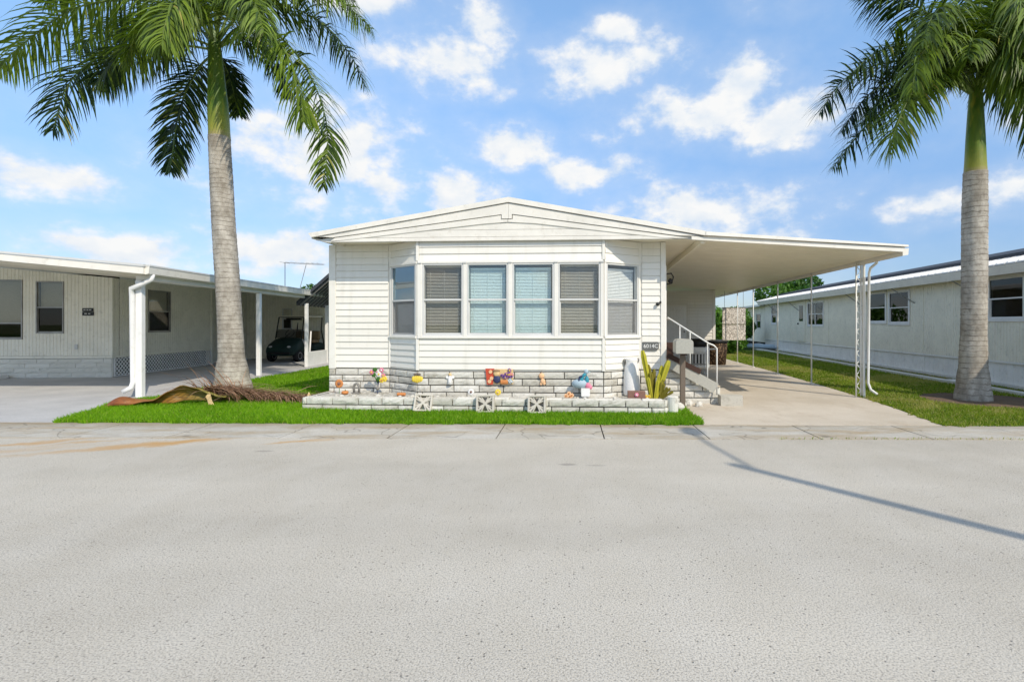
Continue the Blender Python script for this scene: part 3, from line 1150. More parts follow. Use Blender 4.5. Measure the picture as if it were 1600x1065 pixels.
# roof planes and soffit
MB().prism([(-.05, 3.25), (PK, 3.88), (KX, 3.22), (KX, 3.26), (PK, 3.945), (-.05, 3.312)], FRONT + .052, 12.6).build('roof', M['white_paint'], HM)
MB().prism([(-.05, 3.238), (.02, 3.238), (.32, 3.160), (.32, 3.205), (-.05, 3.246)], FRONT + .052, 12.6).build('eave_fascia', M['fascia'], HM)
sf = MB()
sf.box(.32, KX - .05, FRONT + .052, .5, WZT + .002, WZT + .012)
sf.prism([(.33, 3.165), (KX - .06, 3.165), (KX - .06, 3.198), (.33, 3.198)], FRONT + .0505, FRONT + .06)
sf.box(WX + .004, KX - .05, .52, 12.5, WZT + .002, WZT + .012)
sf.build('soffit', M['soffit'], HM)
vents = MB()
for i in range(34):
    x = 5.55 + i * .055
    vents.box(x, x + .022, FRONT + .075, FRONT + .12, WZT - .004, WZT + .0015)
vents.build('vent_slot', M['dark'], HM)

# carport roof
CR = 11.12
CBACK = .36


def swing(b, y_lim):
    b.v = [(x, y + max(0, (x - KX) / (CR - KX)) * CBACK if y < y_lim else y, z) for x, y, z in b.v]
    return b


CY1 = 15.6
zt = lambda x: 3.285 + (3.055 - 3.285) * (x - KX) / (CR - KX)
swing(MB().prism([(KX + .003, zt(KX) - .01), (CR + .03, zt(CR)), (CR + .03, zt(CR) - .035), (KX + .003, zt(KX) - .075)], FRONT - .06, FRONT + .03), 2).build('fascia_board', M['fascia'], HM)
swing(MB().prism([(KX - .25, zt(KX) - .088), (CR - .02, zt(CR) - .045), (CR - .06, zt(CR) - .125), (KX - .25, zt(KX) - .148)], FRONT - .03, FRONT + .032), 2).build('fascia_board', M['fascia'], HM)
swing(MB().prism([(KX + .002, zt(KX) - .05), (CR, zt(CR) - .05), (CR, zt(CR) - .012), (KX + .002, zt(KX) - .012)], FRONT + .032, CY1), 2).build('carport_roof', M['white_paint'], HM)
pan = MB()
np_ = 53
for i in range(np_):
    y0 = FRONT + .42 + i * (CY1 - FRONT - .43) / np_
    y1 = FRONT + .42 + (i + 1) * (CY1 - FRONT - .43) / np_ - .018
    pan.prism([(WX + .65, zt(WX + .65) - .100), (CR - .05, zt(CR) - .100), (CR - .05, zt(CR) - .090), (WX + .65, zt(WX + .65) - .090)], y0, y1)
    pan.prism([(WX + .65, zt(WX + .65) - .089), (CR - .05, zt(CR) - .089), (CR - .05, zt(CR) - .058), (WX + .65, zt(WX + .65) - .058)], y0 + .001, y0 + .012)
o = pan.build('ceiling_panel', M['soffit'], HM)
o['kind'] = 'stuff'
MB().prism([(CR - .02, zt(CR) - .19), (CR + .08, zt(CR) - .17), (CR + .09, zt(CR) - .05), (CR - .02, zt(CR) - .055)], FRONT + .40, CY1).build('roof_gutter', M['trim'], HM)
MB().prism([(WX + .57, 3.08), (WX + .64, 3.08), (WX + .64, 3.2), (WX + .57, 3.2)], FRONT + .06, 11.3).build('ceiling_beam', M['soffit'], HM)
# posts
PXX = 11.06
ptop = zt(PXX) - .10
lp = MB()
for dx in (-.04, .06):
    lp.tube([(PXX + dx, 1.35, .01), (PXX + dx, 1.35, ptop)], .017, 8)
lat = lp.build('lattice_post', M['post_white'], HM, smooth=True)
z = .10
while z < ptop - .25:
    q = MB()
    pts = []
    for i in range(9):
        t = i / 8
        pts.append((PXX + .01 + .036 * math.sin(2 * math.pi * t), 1.35, z + .22 * t))
    q.tube(pts, .009, 5)
    q.build('scroll', M['post_white'], lat, smooth=True)
    z += .235
MB().cbox(PXX + .082, PXX + .128, 1.29, 1.35, .01, ptop, .01).build('carport_post', M['post_white'], HM)
ds = MB().tube([(PXX + .12, .80, ptop + .02), (PXX + .12, .83, ptop - .10), (PXX + .13, 1.10, ptop - .18), (PXX + .155, 1.20, ptop - .28), (PXX + .155, 1.24, .34), (PXX + .18, 1.18, .20), (PXX + .25, 1.06, .12)], .027, 8)
ds.build('downspout', M['post_white'], HM, smooth=True)
for y in (3.9, 6.5, 9.1, 11.27):
    zp = zt(PXX) - .10
    MB().tube([(PXX + .04, y, .01), (PXX + .04, y, zp)], .020, 8).tube([(PXX + .04, y, .01), (PXX + .04, y, .03)], .06, 8).build('carport_post', M['post_white'], HM, smooth=True)
# rear storage room under the carport
SY = 11.3
SX = 10.2
sh = MB()
sh.box(WX + .01, SX - .09, SY + .002, SY + .1, .02, 2.98)
sh.box(SX - .088, SX - .002, SY + .002, CY1 - .2, .02, 2.98)
sh.build('storage_wall', M['trim'], HM)
siding(HM, (SX - 1.12, SY), (SX - .1, SY), .33, 2.9)
siding(HM, (WX + .03, SY), (SX - 1.62 - .48, SY), .33, 2.9)
siding(HM, (SX - 2.1, SY), (SX - 1.12, SY), 2.42, 2.9)
MB().cbox(SX - .10, SX + .012, SY - .03, SY + .06, .02, 2.96, .006).build('corner_trim', M['trim'], HM)
MB().box(SX - 2.09, SX - 1.13, SY - .012, SY + .001, .25, 2.40).build('door_frame', M['trim'], HM)
dr = MB().cbox(SX - 2.03, SX - 1.19, SY - .032, SY - .013, .27, 2.34, .005)
for (a, b, c, d) in ((-1.97, -1.64, 1.4, 2.25), (-1.58, -1.25, 1.4, 2.25), (-1.97, -1.64, .4, 1.25), (-1.58, -1.25, .4, 1.25)):
    dr.cbox(SX + a, SX + b, SY - .042, SY - .033, c, d, .004)
door = dr.build('door', M['white_paint'], HM)
MB().ball((SX - 1.25, SY - .06, 1.28), .035).build('handle', M['steel'], door, smooth=True)
MB().box(WX + .02, SX, SY - .9, SY - .001, .015, .16).build('storage_step', M['drive'], HM)
siding(HM, (WX, 1.30), (WX, 11.28), WZ0, 3.0)
siding(HM, (0, 12.4), (0, .12), WZ0, WZT - .03)
dr = MB().cbox(WX + .002, WX + .034, .12, .93, .74, 2.76, .005).build('door', M['white_paint'], HM)
MB().ball((WX + .07, .22, 1.7), .035).build('handle', M['steel'], dr, smooth=True)
# side wall trim, entry door frame, wall lamp, camera
MB().cbox(WX + .0, WX + .05, .95, 1.25, .7, 2.9, .006).build('entry_door_frame', M['soffit'], HM)
wl_ = MB().tube([(WX + .0, .35, 2.60), (WX + .16, .35, 2.62), (WX + .20, .35, 2.55), (WX + .17, .35, 2.42), (WX + .06, .35, 2.40)], .014, 6)
wl_.ball((WX + .14, .35, 2.47), .05)
wl_.build('wall_lamp', M['black'], HM, smooth=True)
sc_ = MB().ball((6.60, -.06, 1.985), .036).ball((6.655, -.05, 2.02), .022)
sc_.tube([(6.655, -.005, 2.05), (6.655, -.05, 2.03), (6.61, -.06, 1.99)], .010, 6)
tag(sc_.build('security_camera', M['black'], None, (0, 0, 0), smooth=True), 'small black security camera on the siding beside the corner trim', 'camera')
bpy.data.objects['security_camera'].matrix_world = Matrix.Translation((MAIN.o[0], MAIN.o[1], 0)) @ Matrix.Rotation(MAIN.rz, 4, 'Z')


def main_pt(x, y, z=0):
    return Vector((MAIN.o[0] + MAIN.ex[0] * x + MAIN.ey[0] * y, MAIN.o[1] + MAIN.ex[1] * x + MAIN.ey[1] * y, z))


def text(name, s_, size, mat, parent, loc, rot, ext=.002):
    cu = bpy.data.curves.new(name, 'FONT')
    cu.body = s_
    cu.size = size
    cu.align_x = 'CENTER'
    cu.align_y = 'CENTER'
    cu.extrude = ext
    cu.materials.append(mat)
    cu.resolution_u = 3
    tmp = bpy.data.objects.new('text_source', cu)
    COL.objects.link(tmp)
    bpy.context.view_layer.update()
    me = bpy.data.meshes.new_from_object(tmp.evaluated_get(bpy.context.evaluated_depsgraph_get()))
    bpy.data.objects.remove(tmp)
    return link(name, me, parent, loc, rot)


pl = thing('address_plaque', 'grey address plaque with white characters above the yellow cactus', 'house sign', main_pt(6.47, -.03, 1.168), MAIN.rz)
q = []
for (cx, cz, r0) in ((.157, .083, .03), (.157, -.083, .06), (-.157, -.083, .01), (-.157, .083, .01)):
    sx, sz = (1 if cx > 0 else -1), (1 if cz > 0 else -1)
    a0 = {(1, 1): 90, (1, -1): 0, (-1, -1): -90, (-1, 1): 180}[(sx, sz)]
    for i in range(5):
        a = R(a0 - i * 22.5)
        q.append((cx - sx * r0 + math.cos(a) * r0, cz - sz * r0 + math.sin(a) * r0))
MB().prism(q, -.012, .006).build('plate', M['plaque'], pl)
text('lettering', '6014C', .105, M['lettering'], pl, (0, -.0135, .0), (R(90), 0, 0))

# ---------------------------------------------------------------- planter
PT = .27
PL = thing('planter', 'low weathered white stone planter bed along the front of the bay window', 'planter', main_pt(0, 0), MAIN.rz)
PF = -.98
pts = [(.06, .0), (.02, PF), (6.62, PF), (6.75, PF + .25), (6.8, -.1)]
mb_ = MB()
for (a, b) in zip(pts[:-1], pts[1:]):
    for c in range(2):
        course(PL, a, b, .004 + c * .132, .1 + .22 * c, L=.46, h=.112)
# coping tops behind the face stones + bed
mb_.slab([(.10, -.05), (.09, PF + .09), (6.58, PF + .09), (6.68, PF + .28), (6.72, -.1), (6.2, -.07), (5.5, -.53), (2.1, -.53), (1.3, -.07)], .0, PT - .035)
mb_.build('planter_bed', M['gravel'], PL)
cp = MB()
x = .03
while x < 6.55:
    ln = rnd.uniform(.40, .52)
    e = min(x + ln, 6.6)
    if e - x > .1:
        MB().cbox(x + .006, e - .006, PF + .012, PF + .16, .20, PT - .008 + rnd.uniform(-.004, .006), .012).build('coping_stone', M['stone'], PL)
    x = e
MB().slab([(.05, PF + .05), (6.60, PF + .05), (6.60, PF + .058), (.05, PF + .058)], 0, .24).build('mortar', M['mortar'], PL)
for i in range(26):
    xx = rnd.uniform(.3, 6.5)
    r_ = rnd.uniform(.02, .045)
    MB().ball((0, 0, 0), r_, (1.3, 1, .7), 7, 5).build('pebble', M['stone'], PL, (xx, rnd.uniform(PF + .2, -.62), PT - .03), (rnd.uniform(0, .4), 0, rnd.uniform(0, 6)))

# ---------------------------------------------------------------- entry steps
ST = thing('entry_steps', 'white stone-sided entry steps with a pale handrail beside the carport', 'steps', main_pt(0, 0), MAIN.rz)
for (x0, x1, z1) in ((WX + .02, 7.22, .72), (7.22, 7.55, .55), (7.55, 7.88, .37), (7.88, 8.2, .20)):
    MB().box(x0, x1 - .002, .30, 1.30, .012, z1 - .03).build('riser', M['block'], ST)
    MB().cbox(x0 - .02, x1 - .004, .26, 1.32, z1 - .028, z1, .008).build('tread', M['drive'], ST)
for (x0, x1, z0, z1, off) in ((WX + .02, 7.9, .014, .13, .1), (WX + .02, 7.8, .144, .26, .3), (WX + .02, 7.62, .274, .39, .15), (WX + .02, 7.40, .404, .52, .33), (WX + .02, 7.2, .534, .65, .05)):
    course(ST, (x0, .25), (x1, .25), z0, off, h=z1 - z0 - .012)
MB().box(7.82, 8.24, -.02, .24, .014, .21).build('step_stone', M['stone'], ST)
hr = MB()
hr.tube([(WX + .06, .15, 1.73), (7.62, .15, 1.22), (7.72, .15, 1.18), (7.78, .15, 1.12), (7.78, .15, .20)], .015, 8)
for x in (WX + .30, WX + .5, 7.60):
    hr.tube([(x, .15, 1.73 - (x - WX - .06) * .62), (x, .15, .78 - (x - WX) * .55)], .010, 6)
hr.build('handrail', M['post_white'], ST, smooth=True)
MB().bar((WX + .05, .13, .86), (7.76, .13, .34), .03, .20).build('stringer', M['greybox'], ST)
MB().bar((WX + .05, .11, .985), (WX + .7, .11, .66), .02, .10).build('rail_board', M['brown'], ST)
MB().box(WX + .06, WX + .22, .5, .6, .74, 1.22).build('rail_panel', M['brown'], ST)

# ---------------------------------------------------------------- mailbox
MBX = thing('mailbox', 'pale grey mailbox on a weathered wooden post at the lawn corner', 'mailbox', (2.135, 9.68, 0), R(-4))
MB().cbox(-.048, .048, -.048, .048, 0, 1.02, .006).build('post', M['wood'], MBX)
q = MB()
prof = [(-.15, 1.06), (.15, 1.06), (.15, 1.25)] + [(.15 * math.copysign(abs(math.cos(R(a))) ** .6, math.cos(R(a))), 1.25 + .07 * math.sin(R(a))) for a in range(15, 180, 15)] + [(-.15, 1.25)]
q.prism(prof, -.26, .24)
bx = q.build('box', M['greybox'], MBX)
MB().prism([(x * 1.05, 1.175 + (z - 1.175) * 1.05) for x, z in prof], -.275, -.262).build('front_door', M['greybox'], bx)
MB().box(-.05, .05, -.2, .2, 1.02, 1.058).build('bracket', M['brown'], MBX)

# ---------------------------------------------------------------- breeze blocks
def make_breeze():
    t = thing('breeze_block', '', 'screen block', (0, 0, 0))
    h = .16
    w = .034
    d = .15
    b = MB()
    b.cbox(-h, h, -d / 2, d / 2, 0, w, .004)
    b.cbox(-h, h, -d / 2, d / 2, 2 * h - w, 2 * h, .004)
    b.cbox(-h, -h + w, -d / 2 + .001, d / 2 - .001, w, 2 * h - w, .004)
    b.cbox(h - w, h, -d / 2 + .001, d / 2 - .001, w, 2 * h - w, .004)
    b.build('outer_frame', M['breeze'], t)
    c = MB()
    i = h - w * .6
    c.bar((-i, 0, h - i), (i, 0, h + i), .036, d * .82, (0, 1, 0))
    c.build('cross_rib', M['breeze'], t)
    c = MB()
    c.bar((-i, 0, h + i), (i, 0, h - i), .036, d * .80, (0, 1, 0))
    c.build('cross_rib', M['breeze'], t)
    for sx in (-1, 1):
        for sz in (-1, 1):
            for flip in (0, 1):
                pts = []
                for k in range(6):
                    u = k / 5
                    a, b_ = u * i, u * i * .55 + .38 * i * math.sin(math.pi * u) * .0
                    bow = .30 * i * math.sin(math.pi * u * .5) ** 2
                    p = (a, a * .45 + bow * .2)
                    if flip:
                        p = (p[1], p[0])
                    pts.append((sx * p[0], 0, h + sz * p[1]))
                q = MB()
                for p0, p1 in zip(pts[:-1], pts[1:]):
                    q.bar(p0, p1, .018, d * .76, (0, 1, 0))
                q.build('curved_rib', M['breeze'], t)
    return t


bb = make_breeze()
for i, (px, y, rz, lean, lb) in enumerate(((660, 9.22, 9, -24, 'breeze block nearest the palm, leaning against the planter below the yellow pumpkin plaque'), (758.5, 9.13, 3, -12, 'middle breeze block, leaning against the planter below the floral welcome sign'), (839, 9.06, -2, -14, 'breeze block below the orange figure, furthest from the palm of the three'))):
    o = bb if i == 0 else copy_tree(bb)
    o.location = ((px - PPX) / F_PX * y, y, .015)
    o.rotation_euler = (R(lean), R(3 if i == 0 else -1), MAIN.rz + R(rz))
    tag(o, lb, 'screen block', 'breeze blocks leaning on the planter')

# ---------------------------------------------------------------- garden ornaments
def bed_pt(px, y):
    """a spot on the planter bed, y in the home's own depth"""
    Y = MAIN.o[1] + y
    for _ in range(4):
        X = (px - PPX) / F_PX * Y
        Y = MAIN.o[1] + (y + (X - MAIN.o[0]) * -.06)
    return Vector((X, Y, PT - .036))


def flower(t, c, r, petal, core, n=8, tilt=0, parent_name='blossom'):
    b = MB()
    for k in range(n):
        a = 2 * math.pi * k / n
        b.ball((c[0] + math.cos(a) * r * .6, c[1] - .004, c[2] + math.sin(a) * r * .6), r * .42, (1, .35, 1), 7, 5)
    o = b.build(parent_name, M[petal], t, smooth=True)
    MB().ball((c[0], c[1] - .015, c[2]), r * .36, (1, .6, 1), 8, 5).build('flower_centre', M[core], o, smooth=True)
    return o


t = thing('garden_flower', 'orange flower ornament on a stem at the palm end of the planter', 'garden ornament', bed_pt(530, -.35), MAIN.rz)
MB().tube([(0, 0, 0), (.005, 0, .2)], .006, 5).build('stem', M['leaf'], t)
flower(t, (0, 0, .20), .085, 'orange', 'brick_red', 9)
t = thing('toy_pumpkin', 'small orange pumpkin beside the orange stemmed flower', 'garden ornament', bed_pt(539, -.45), MAIN.rz)
b = MB()
for k in range(8):
    a = 2 * math.pi * k / 8
    b.ball((math.cos(a) * .03, math.sin(a) * .03, .04), .04, (1, 1, .85), 8, 6)
o = b.build('ribs', M['orange'], t, smooth=True)
MB().tube([(0, 0, .06), (.01, 0, .1)], .008, 5).build('stalk', M['leaf'], t)
t = thing('garden_statue', 'small dark grey stone arch statue in the planter', 'statue', bed_pt(557, -.32), MAIN.rz)
MB().cbox(-.07, .07, -.05, .05, 0, .03, .008).build('plinth', M['statue'], t)
pts = [(-.05, 0, .03), (-.055, 0, .12), (-.035, 0, .18), (0, 0, .20), (.035, 0, .18), (.055, 0, .12), (.05, 0, .03)]
MB().tube(pts, [.024, .022, .026, .026, .026, .022, .024], 7).build('arch', M['statue'], t, smooth=True)
t = thing('flower_bouquet', 'mixed flower bouquet with pink, white and yellow blossoms on a stake', 'flowers', bed_pt(590, -.25), MAIN.rz)
MB().tube([(0, 0, 0), (.0, 0, .12), (.03, -.01, .24)], .009, 5).build('stake', M['navy'], t)
MB().ball((0, 0, .10), .035, (1, .8, 1.2)).build('bow', M['statue'], t, smooth=True)
for (x, z, r_, p, cn) in ((-.10, .42, .05, 'pink', 'yellow'), (-.03, .47, .05, 'leaf', 'leaf'), (.04, .38, .055, 'white', 'yellow'), (.09, .46, .05, 'pink', 'white'), (.13, .36, .045, 'pink', 'yellow'), (.15, .29, .065, 'yellow', 'yellow'), (.10, .26, .05, 'yellow', 'orange'), (.03, .29, .045, 'leaf', 'leaf'), (-.06, .37, .05, 'leaf', 'leaf'), (.01, .43, .04, 'white', 'pink')):
    b = MB().tube([(.0, 0, .2), (x, -.01, z)], .005, 4)
    b.build('stem', M['leaf'], t)
    flower(t, (x, -.02 - rnd.uniform(0, .03), z), r_, p, cn, 6)
t = thing('toy_pumpkin', 'flat orange pumpkin lying near the first breeze block', 'garden ornament', bed_pt(627, -.62), MAIN.rz)
b = MB()
for k in range(7):
    b.ball((-.06 + k * .02, 0, .04), .04, (.7, 1, .8), 8, 6)
b.build('ribs', M['orange'], t, smooth=True)
MB().tube([(0, 0, .06), (.012, 0, .1)], .008, 5).build('stalk', M['tan'], t)


def on_wall(px, py, y=BAY - .05):
    p = bed_pt(px, y)
    return Vector((p.x, p.y, CAM_H - (py - PPY) / F_PX * p.y))


t = thing('pumpkin_plaque', 'yellow pumpkin plaque with a brown bow hanging on the stone base', 'wall ornament', on_wall(652, 592, BAY * .95 - .06), MAIN.rz)
b = MB()
for k in range(5):
    b.ball((-.07 + k * .035, 0, 0), .075, (.55, .25, 1 - .12 * abs(k - 2)), 9, 6)
b.build('pumpkin', M['yellow'], t, smooth=True)
b = MB().ball((-.035, -.01, .09), .03, (1.3, .5, .8)).ball((.035, -.01, .09), .03, (1.3, .5, .8)).tube([(0, 0, .06), (0, 0, .125)], .012, 6)
b.build('bow', M['wood'], t, smooth=True)
t = thing('hanging_figure', 'small cream angel figure hanging on the stone base', 'wall ornament', on_wall(703, 592), MAIN.rz)
MB().ball((0, 0, .085), .03).build('head', M['straw'], t, smooth=True)
MB().lathe([(.05, -.10), (.035, 0), (.02, .06)], 10).build('gown', M['white'], t, smooth=True)
MB().ball((-.05, .005, .03), .03, (1.2, .3, 1)).ball((.05, .005, .03), .03, (1.2, .3, 1)).build('wings', M['white'], t, smooth=True)
t = thing('welcome_sign', 'harvest sign with red block, scarecrow and purple flowers on the stone base', 'wall sign', on_wall(781, 588), MAIN.rz)
MB().cbox(-.25, .25, -.012, .012, -.14, .14, .004).build('board', M['straw'], t)
MB().prism([(-.27, .15), (-.10, .15), (-.13, -.15), (-.24, -.15)], -.022, -.013).build('banner', M['red'], t)
for k, (x, z) in enumerate(((-.17, .09), (-.15, -.03), (-.19, -.09))):
    MB().lathe([(.035, -.006), (.035, .006)], 12).xf(Matrix.Translation((x, -.03, z)) @ Matrix.Rotation(R(90), 4, 'X')).build('printed_disc', M['peach'], t)
MB().ball((-.06, -.03, .06), .06, (1, .4, 1)).build('scarecrow_face', M['straw'], t, smooth=True)
MB().ball((-.06, -.035, .11), .06, (1.2, .4, .45)).build('scarecrow_hat', M['tan'], t, smooth=True)
MB().ball((-.05, -.03, -.05), .07, (1, .4, 1.1)).build('scarecrow_coat', M['navy'], t, smooth=True)
for k in range(16):
    x, z = rnd.uniform(.03, .24), rnd.uniform(-.02, .14)
    flower(t, (x, -.03, z), .032, 'purple' if k % 4 else 'pink', 'navy' if k % 2 else 'yellow', 5)
b = MB()
for k in range(5):
    b.ball((.04 + k * .024, -.04, -.10), .045, (.6, .5, 1), 8, 5)
b.build('pumpkin', M['orange'], t, smooth=True)
for k in range(5):
    flower(t, (rnd.uniform(.15, .23), -.03, rnd.uniform(-.12, -.04)), .03, 'bluegrey', 'white', 5)
for px, py, cm, lb in ((736, 617, 'orange', 'small rust and white flower ornament near the middle breeze block'), (778, 613, 'yellow', 'small pale yellow flower ornament below the harvest sign')):
    p = bed_pt(px, -.75)
    t = thing('garden_flower', lb, 'garden ornament', p, MAIN.rz)
    MB().tube([(0, 0, 0), (0, 0, .1)], .005, 5).build('stem', M['leaf'], t)
    flower(t, (0, 0, .11), .06, 'white' if cm == 'orange' else 'yellow', 'brick_red' if cm == 'orange' else 'straw', 8)
t = thing('hanging_figure', 'peach orange figure with two round bodies hanging on the stone base', 'wall ornament', on_wall(847, 592), MAIN.rz)
MB().ball((-.01, -.01, .06), .055, (1, .5, 1)).build('head', M['peach'], t, smooth=True)
MB().ball((.015, -.01, -.04), .05, (1, .5, 1)).ball((.04, -.01, -.08), .03, (1, .5, 1)).ball((-.02, -.01, -.09), .025, (1, .5, 1)).build('body', M['peach'], t, smooth=True)
MB().tube([(-.01, 0, .1), (-.005, .01, .16)], .004, 4).build('cord', M['tan'], t)
# blue bird figure on a white pot
p = bed_pt(910, -.68)
t = thing('bird_planter', 'blue and teal bird figure with raised neck on a white pot', 'garden ornament', p, MAIN.rz)
MB().lathe([(.13, .0), (.145, .02), (.15, .15), (.155, .16)], 4).xf(Matrix.Translation((.06, 0, .035)) @ Matrix.Rotation(R(45), 4, 'Z') @ Matrix.Diagonal((.75, .75, 1, 1))).build('pot', M['white'], t)
b = MB().ball((-.05, 0, .27), .12, (1.25, .8, .75), 12, 8)
b.build('body', M['bluegrey'], t, smooth=True)
MB().tube([(-.0, -.02, .27), (-.02, -.02, .36), (.03, -.02, .43), (.065, -.02, .46)], [.06, .038, .03, .03], 9).build('neck', M['teal'], t, smooth=True)
MB().ball((.07, -.02, .49), .042, (1, .9, 1.1)).tube([(.10, -.02, .49), (.155, -.02, .475)], [.018, .004], 6).build('head', M['bluegrey'], t, smooth=True)
MB().tube([(-.0, -.06, .42), (-.05, -.06, .40), (-.06, -.06, .33), (-.03, -.06, .26)], .016, 7).build('scarf', M['navy'], t, smooth=True)
MB().ball((.10, -.03, .24), .055, (1, .7, 1)).ball((.14, -.03, .21), .045, (1, .7, 1)).build('blossoms', M['pink'], t, smooth=True)
MB().ball((.08, .0, .33), .07, (.6, .5, 1.2)).build('wing', M['teal'], t, smooth=True)
p = bed_pt(889, -.72)
t = thing('garden_flower', 'cluster of peach artificial flowers beside the blue bird', 'garden ornament', p, MAIN.rz)
for (x, z) in ((-.05, .05), (.0, .09), (.05, .06), (.02, .04)):
    flower(t, (x, -.01, z), .045, 'peach', 'orange', 6)
MB().tube([(0, 0, 0), (0, 0, .08)], .006, 5).build('stem', M['leaf'], t)
# tall white milk-can urn
p = bed_pt(987, -.30)
t = thing('garden_urn', 'tall tapering white urn standing in the planter beside the cactus', 'urn', p, MAIN.rz)
MB().lathe([(.155, .0), (.16, .06), (.155, .3), (.135, .5), (.11, .62), (.115, .66), (.12, .68)], 20).build('body', M['white'], t, (0, 0, .02), smooth=True)
MB().tube([(-.11, 0, .60), (-.15, 0, .66), (-.13, 0, .70)], .02, 7).build('handle', M['statue'], t, smooth=True)
MB().tube([(.10, 0, .62), (.13, 0, .68), (.12, 0, .72)], .018, 7).build('handle', M['statue'], t, smooth=True)
p = bed_pt(996, -.72)
t = thing('flower_box', 'brown brick flower box with a small pink rosette in the planter', 'flower box', p, MAIN.rz)
MB().cbox(-.18, .14, -.07, .07, 0, .15, .006).build('box', M['brick_red'], t)
flower(t, (-.02, -.08, .09), .04, 'pink', 'white', 6)
# columnar yellow-green euphorbia
p = bed_pt(1018, -.62)
t = thing('cactus', 'yellow green columnar cactus with two tall splayed arms in the planter', 'cactus', p, MAIN.rz)
def cact(p0, p1, r0, mat):
    p0, p1 = Vector(p0), Vector(p1)
    d = (p1 - p0)
    L = d.length
    b = MB()
    n = 10
    m_ = 9
    for i in range(m_ + 1):
        u = i / m_
        rr = r0 * (.85 + .15 * u) * (1 - .45 * max(0, u - .93) / .07)
        for k in range(n):
            a = 2 * math.pi * k / n
            r2 = rr * (1 if k % 2 == 0 else .62)
            b.v.append((r2 * math.cos(a), r2 * math.sin(a), u * L))
    for i in range(m_):
        for k in range(n):
            b.f.append((i * n + k, i * n + (k + 1) % n, (i + 1) * n + (k + 1) % n, (i + 1) * n + k))
    b.f.append(tuple(m_ * n + k for k in range(n)))
    b.xf(Matrix.Translation(p0) @ d.to_track_quat('Z', 'Y').to_matrix().to_4x4())
    return b.build('cactus_stem', M[mat], t)
for (x0, x1, z1, y, r_, mm) in ((.0, -.17, .88, 0, .055, 'cactus'), (.08, .31, .70, -.02, .058, 'cactus'), (.05, -.06, .62, .05, .04, 'cactus_dk'), (.10, .19, .60, .04, .045, 'cactus'), (.02, -.02, .50, -.05, .035, 'cactus_dk'), (.04, .05, .54, .03, .04, 'cactus_dk'), (.07, .13, .46, -.06, .035, 'cactus'), (.0, -.07, .40, -.07, .03, 'cactus'), (.05, .10, .36, -.09, .03, 'cactus'), (.1, .22, .38, -.03, .035, 'cactus_dk')):
    cact((x0, y, 0), (x1, y - .02, z1), r_, mm)
for k in range(9):
    a = rnd.uniform(-.2, .45)
    flower(t, (-.10 + rnd.uniform(-.05, .07), -.08, .03 + rnd.uniform(0, .05)), .035, 'yellow', 'orange', 5) if k < 4 else None
    if k % 2 == 0:
        cact((.16, -.05, .0), (.17 + .025 * k, -.08 - .01 * k, .14 + .20 * rnd.random()), .026, 'cactus_dk')
# rocks at the planter end
for i, (x, y, s_) in enumerate(((6.9, -.55, .12), (7.05, -.2, .10), (7.2, .0, .09), (7.0, .05, .07), (7.38, -.1, .08))):
    b = MB().ball((0, 0, 0), s_, (1.1, .9, .8), 9, 6)
    r_ = random.Random(i)
    b.v = [tuple(c * r_.uniform(.86, 1.14) for c in v) for v in b.v]
    o = b.build('rock', M['stone'], None, main_pt(x, y, s_ * .6), (0, 0, i))
    tag(o, ('largest rounded white rock touching the planter end', 'white rock behind the mailbox post foot', 'white rock nearest the entry steps wall', 'small white rock tucked behind the larger rocks', 'white rock in front of the bottom step')[i], 'rock', 'white rocks between planter and steps')
o = MB().lathe([(.10, 0), (.10, .3), (.085, .315)], 14).build('edging_stone', M['stone'], None, main_pt(6.78, PF + .14, 0))
tag(o, 'round upright stone edging at the mailbox end of the planter', 'edging stone')
o = MB().lathe([(.06, 0), (.05, .06), (.03, .16), (.008, .22)], 9).build('garden_gnome', M['straw'], None, bed_pt(492, -.2))
o.location.z = .02
o.location.x -= .12
tag(o, 'small pointed tan figure beside the palm end of the planter', 'garden ornament')

# ================================================================ palms
def catmull(ps, n):
    ps = [Vector(p) for p in ps]
    ps = [ps[0] * 2 - ps[1]] + ps + [ps[-1] * 2 - ps[-2]]
    out = []
    segs_ = len(ps) - 3
    for i in range(n + 1):
        u = i / n * segs_
        k = min(int(u), segs_ - 1)
        t_ = u - k
        a, b, c, d = ps[k:k + 4]
        out.append(.5 * ((2 * b) + (c - a) * t_ + (2 * a - 5 * b + 4 * c - d) * t_ ** 2 + (3 * b - a - 3 * c + d) * t_ ** 3))
    return out


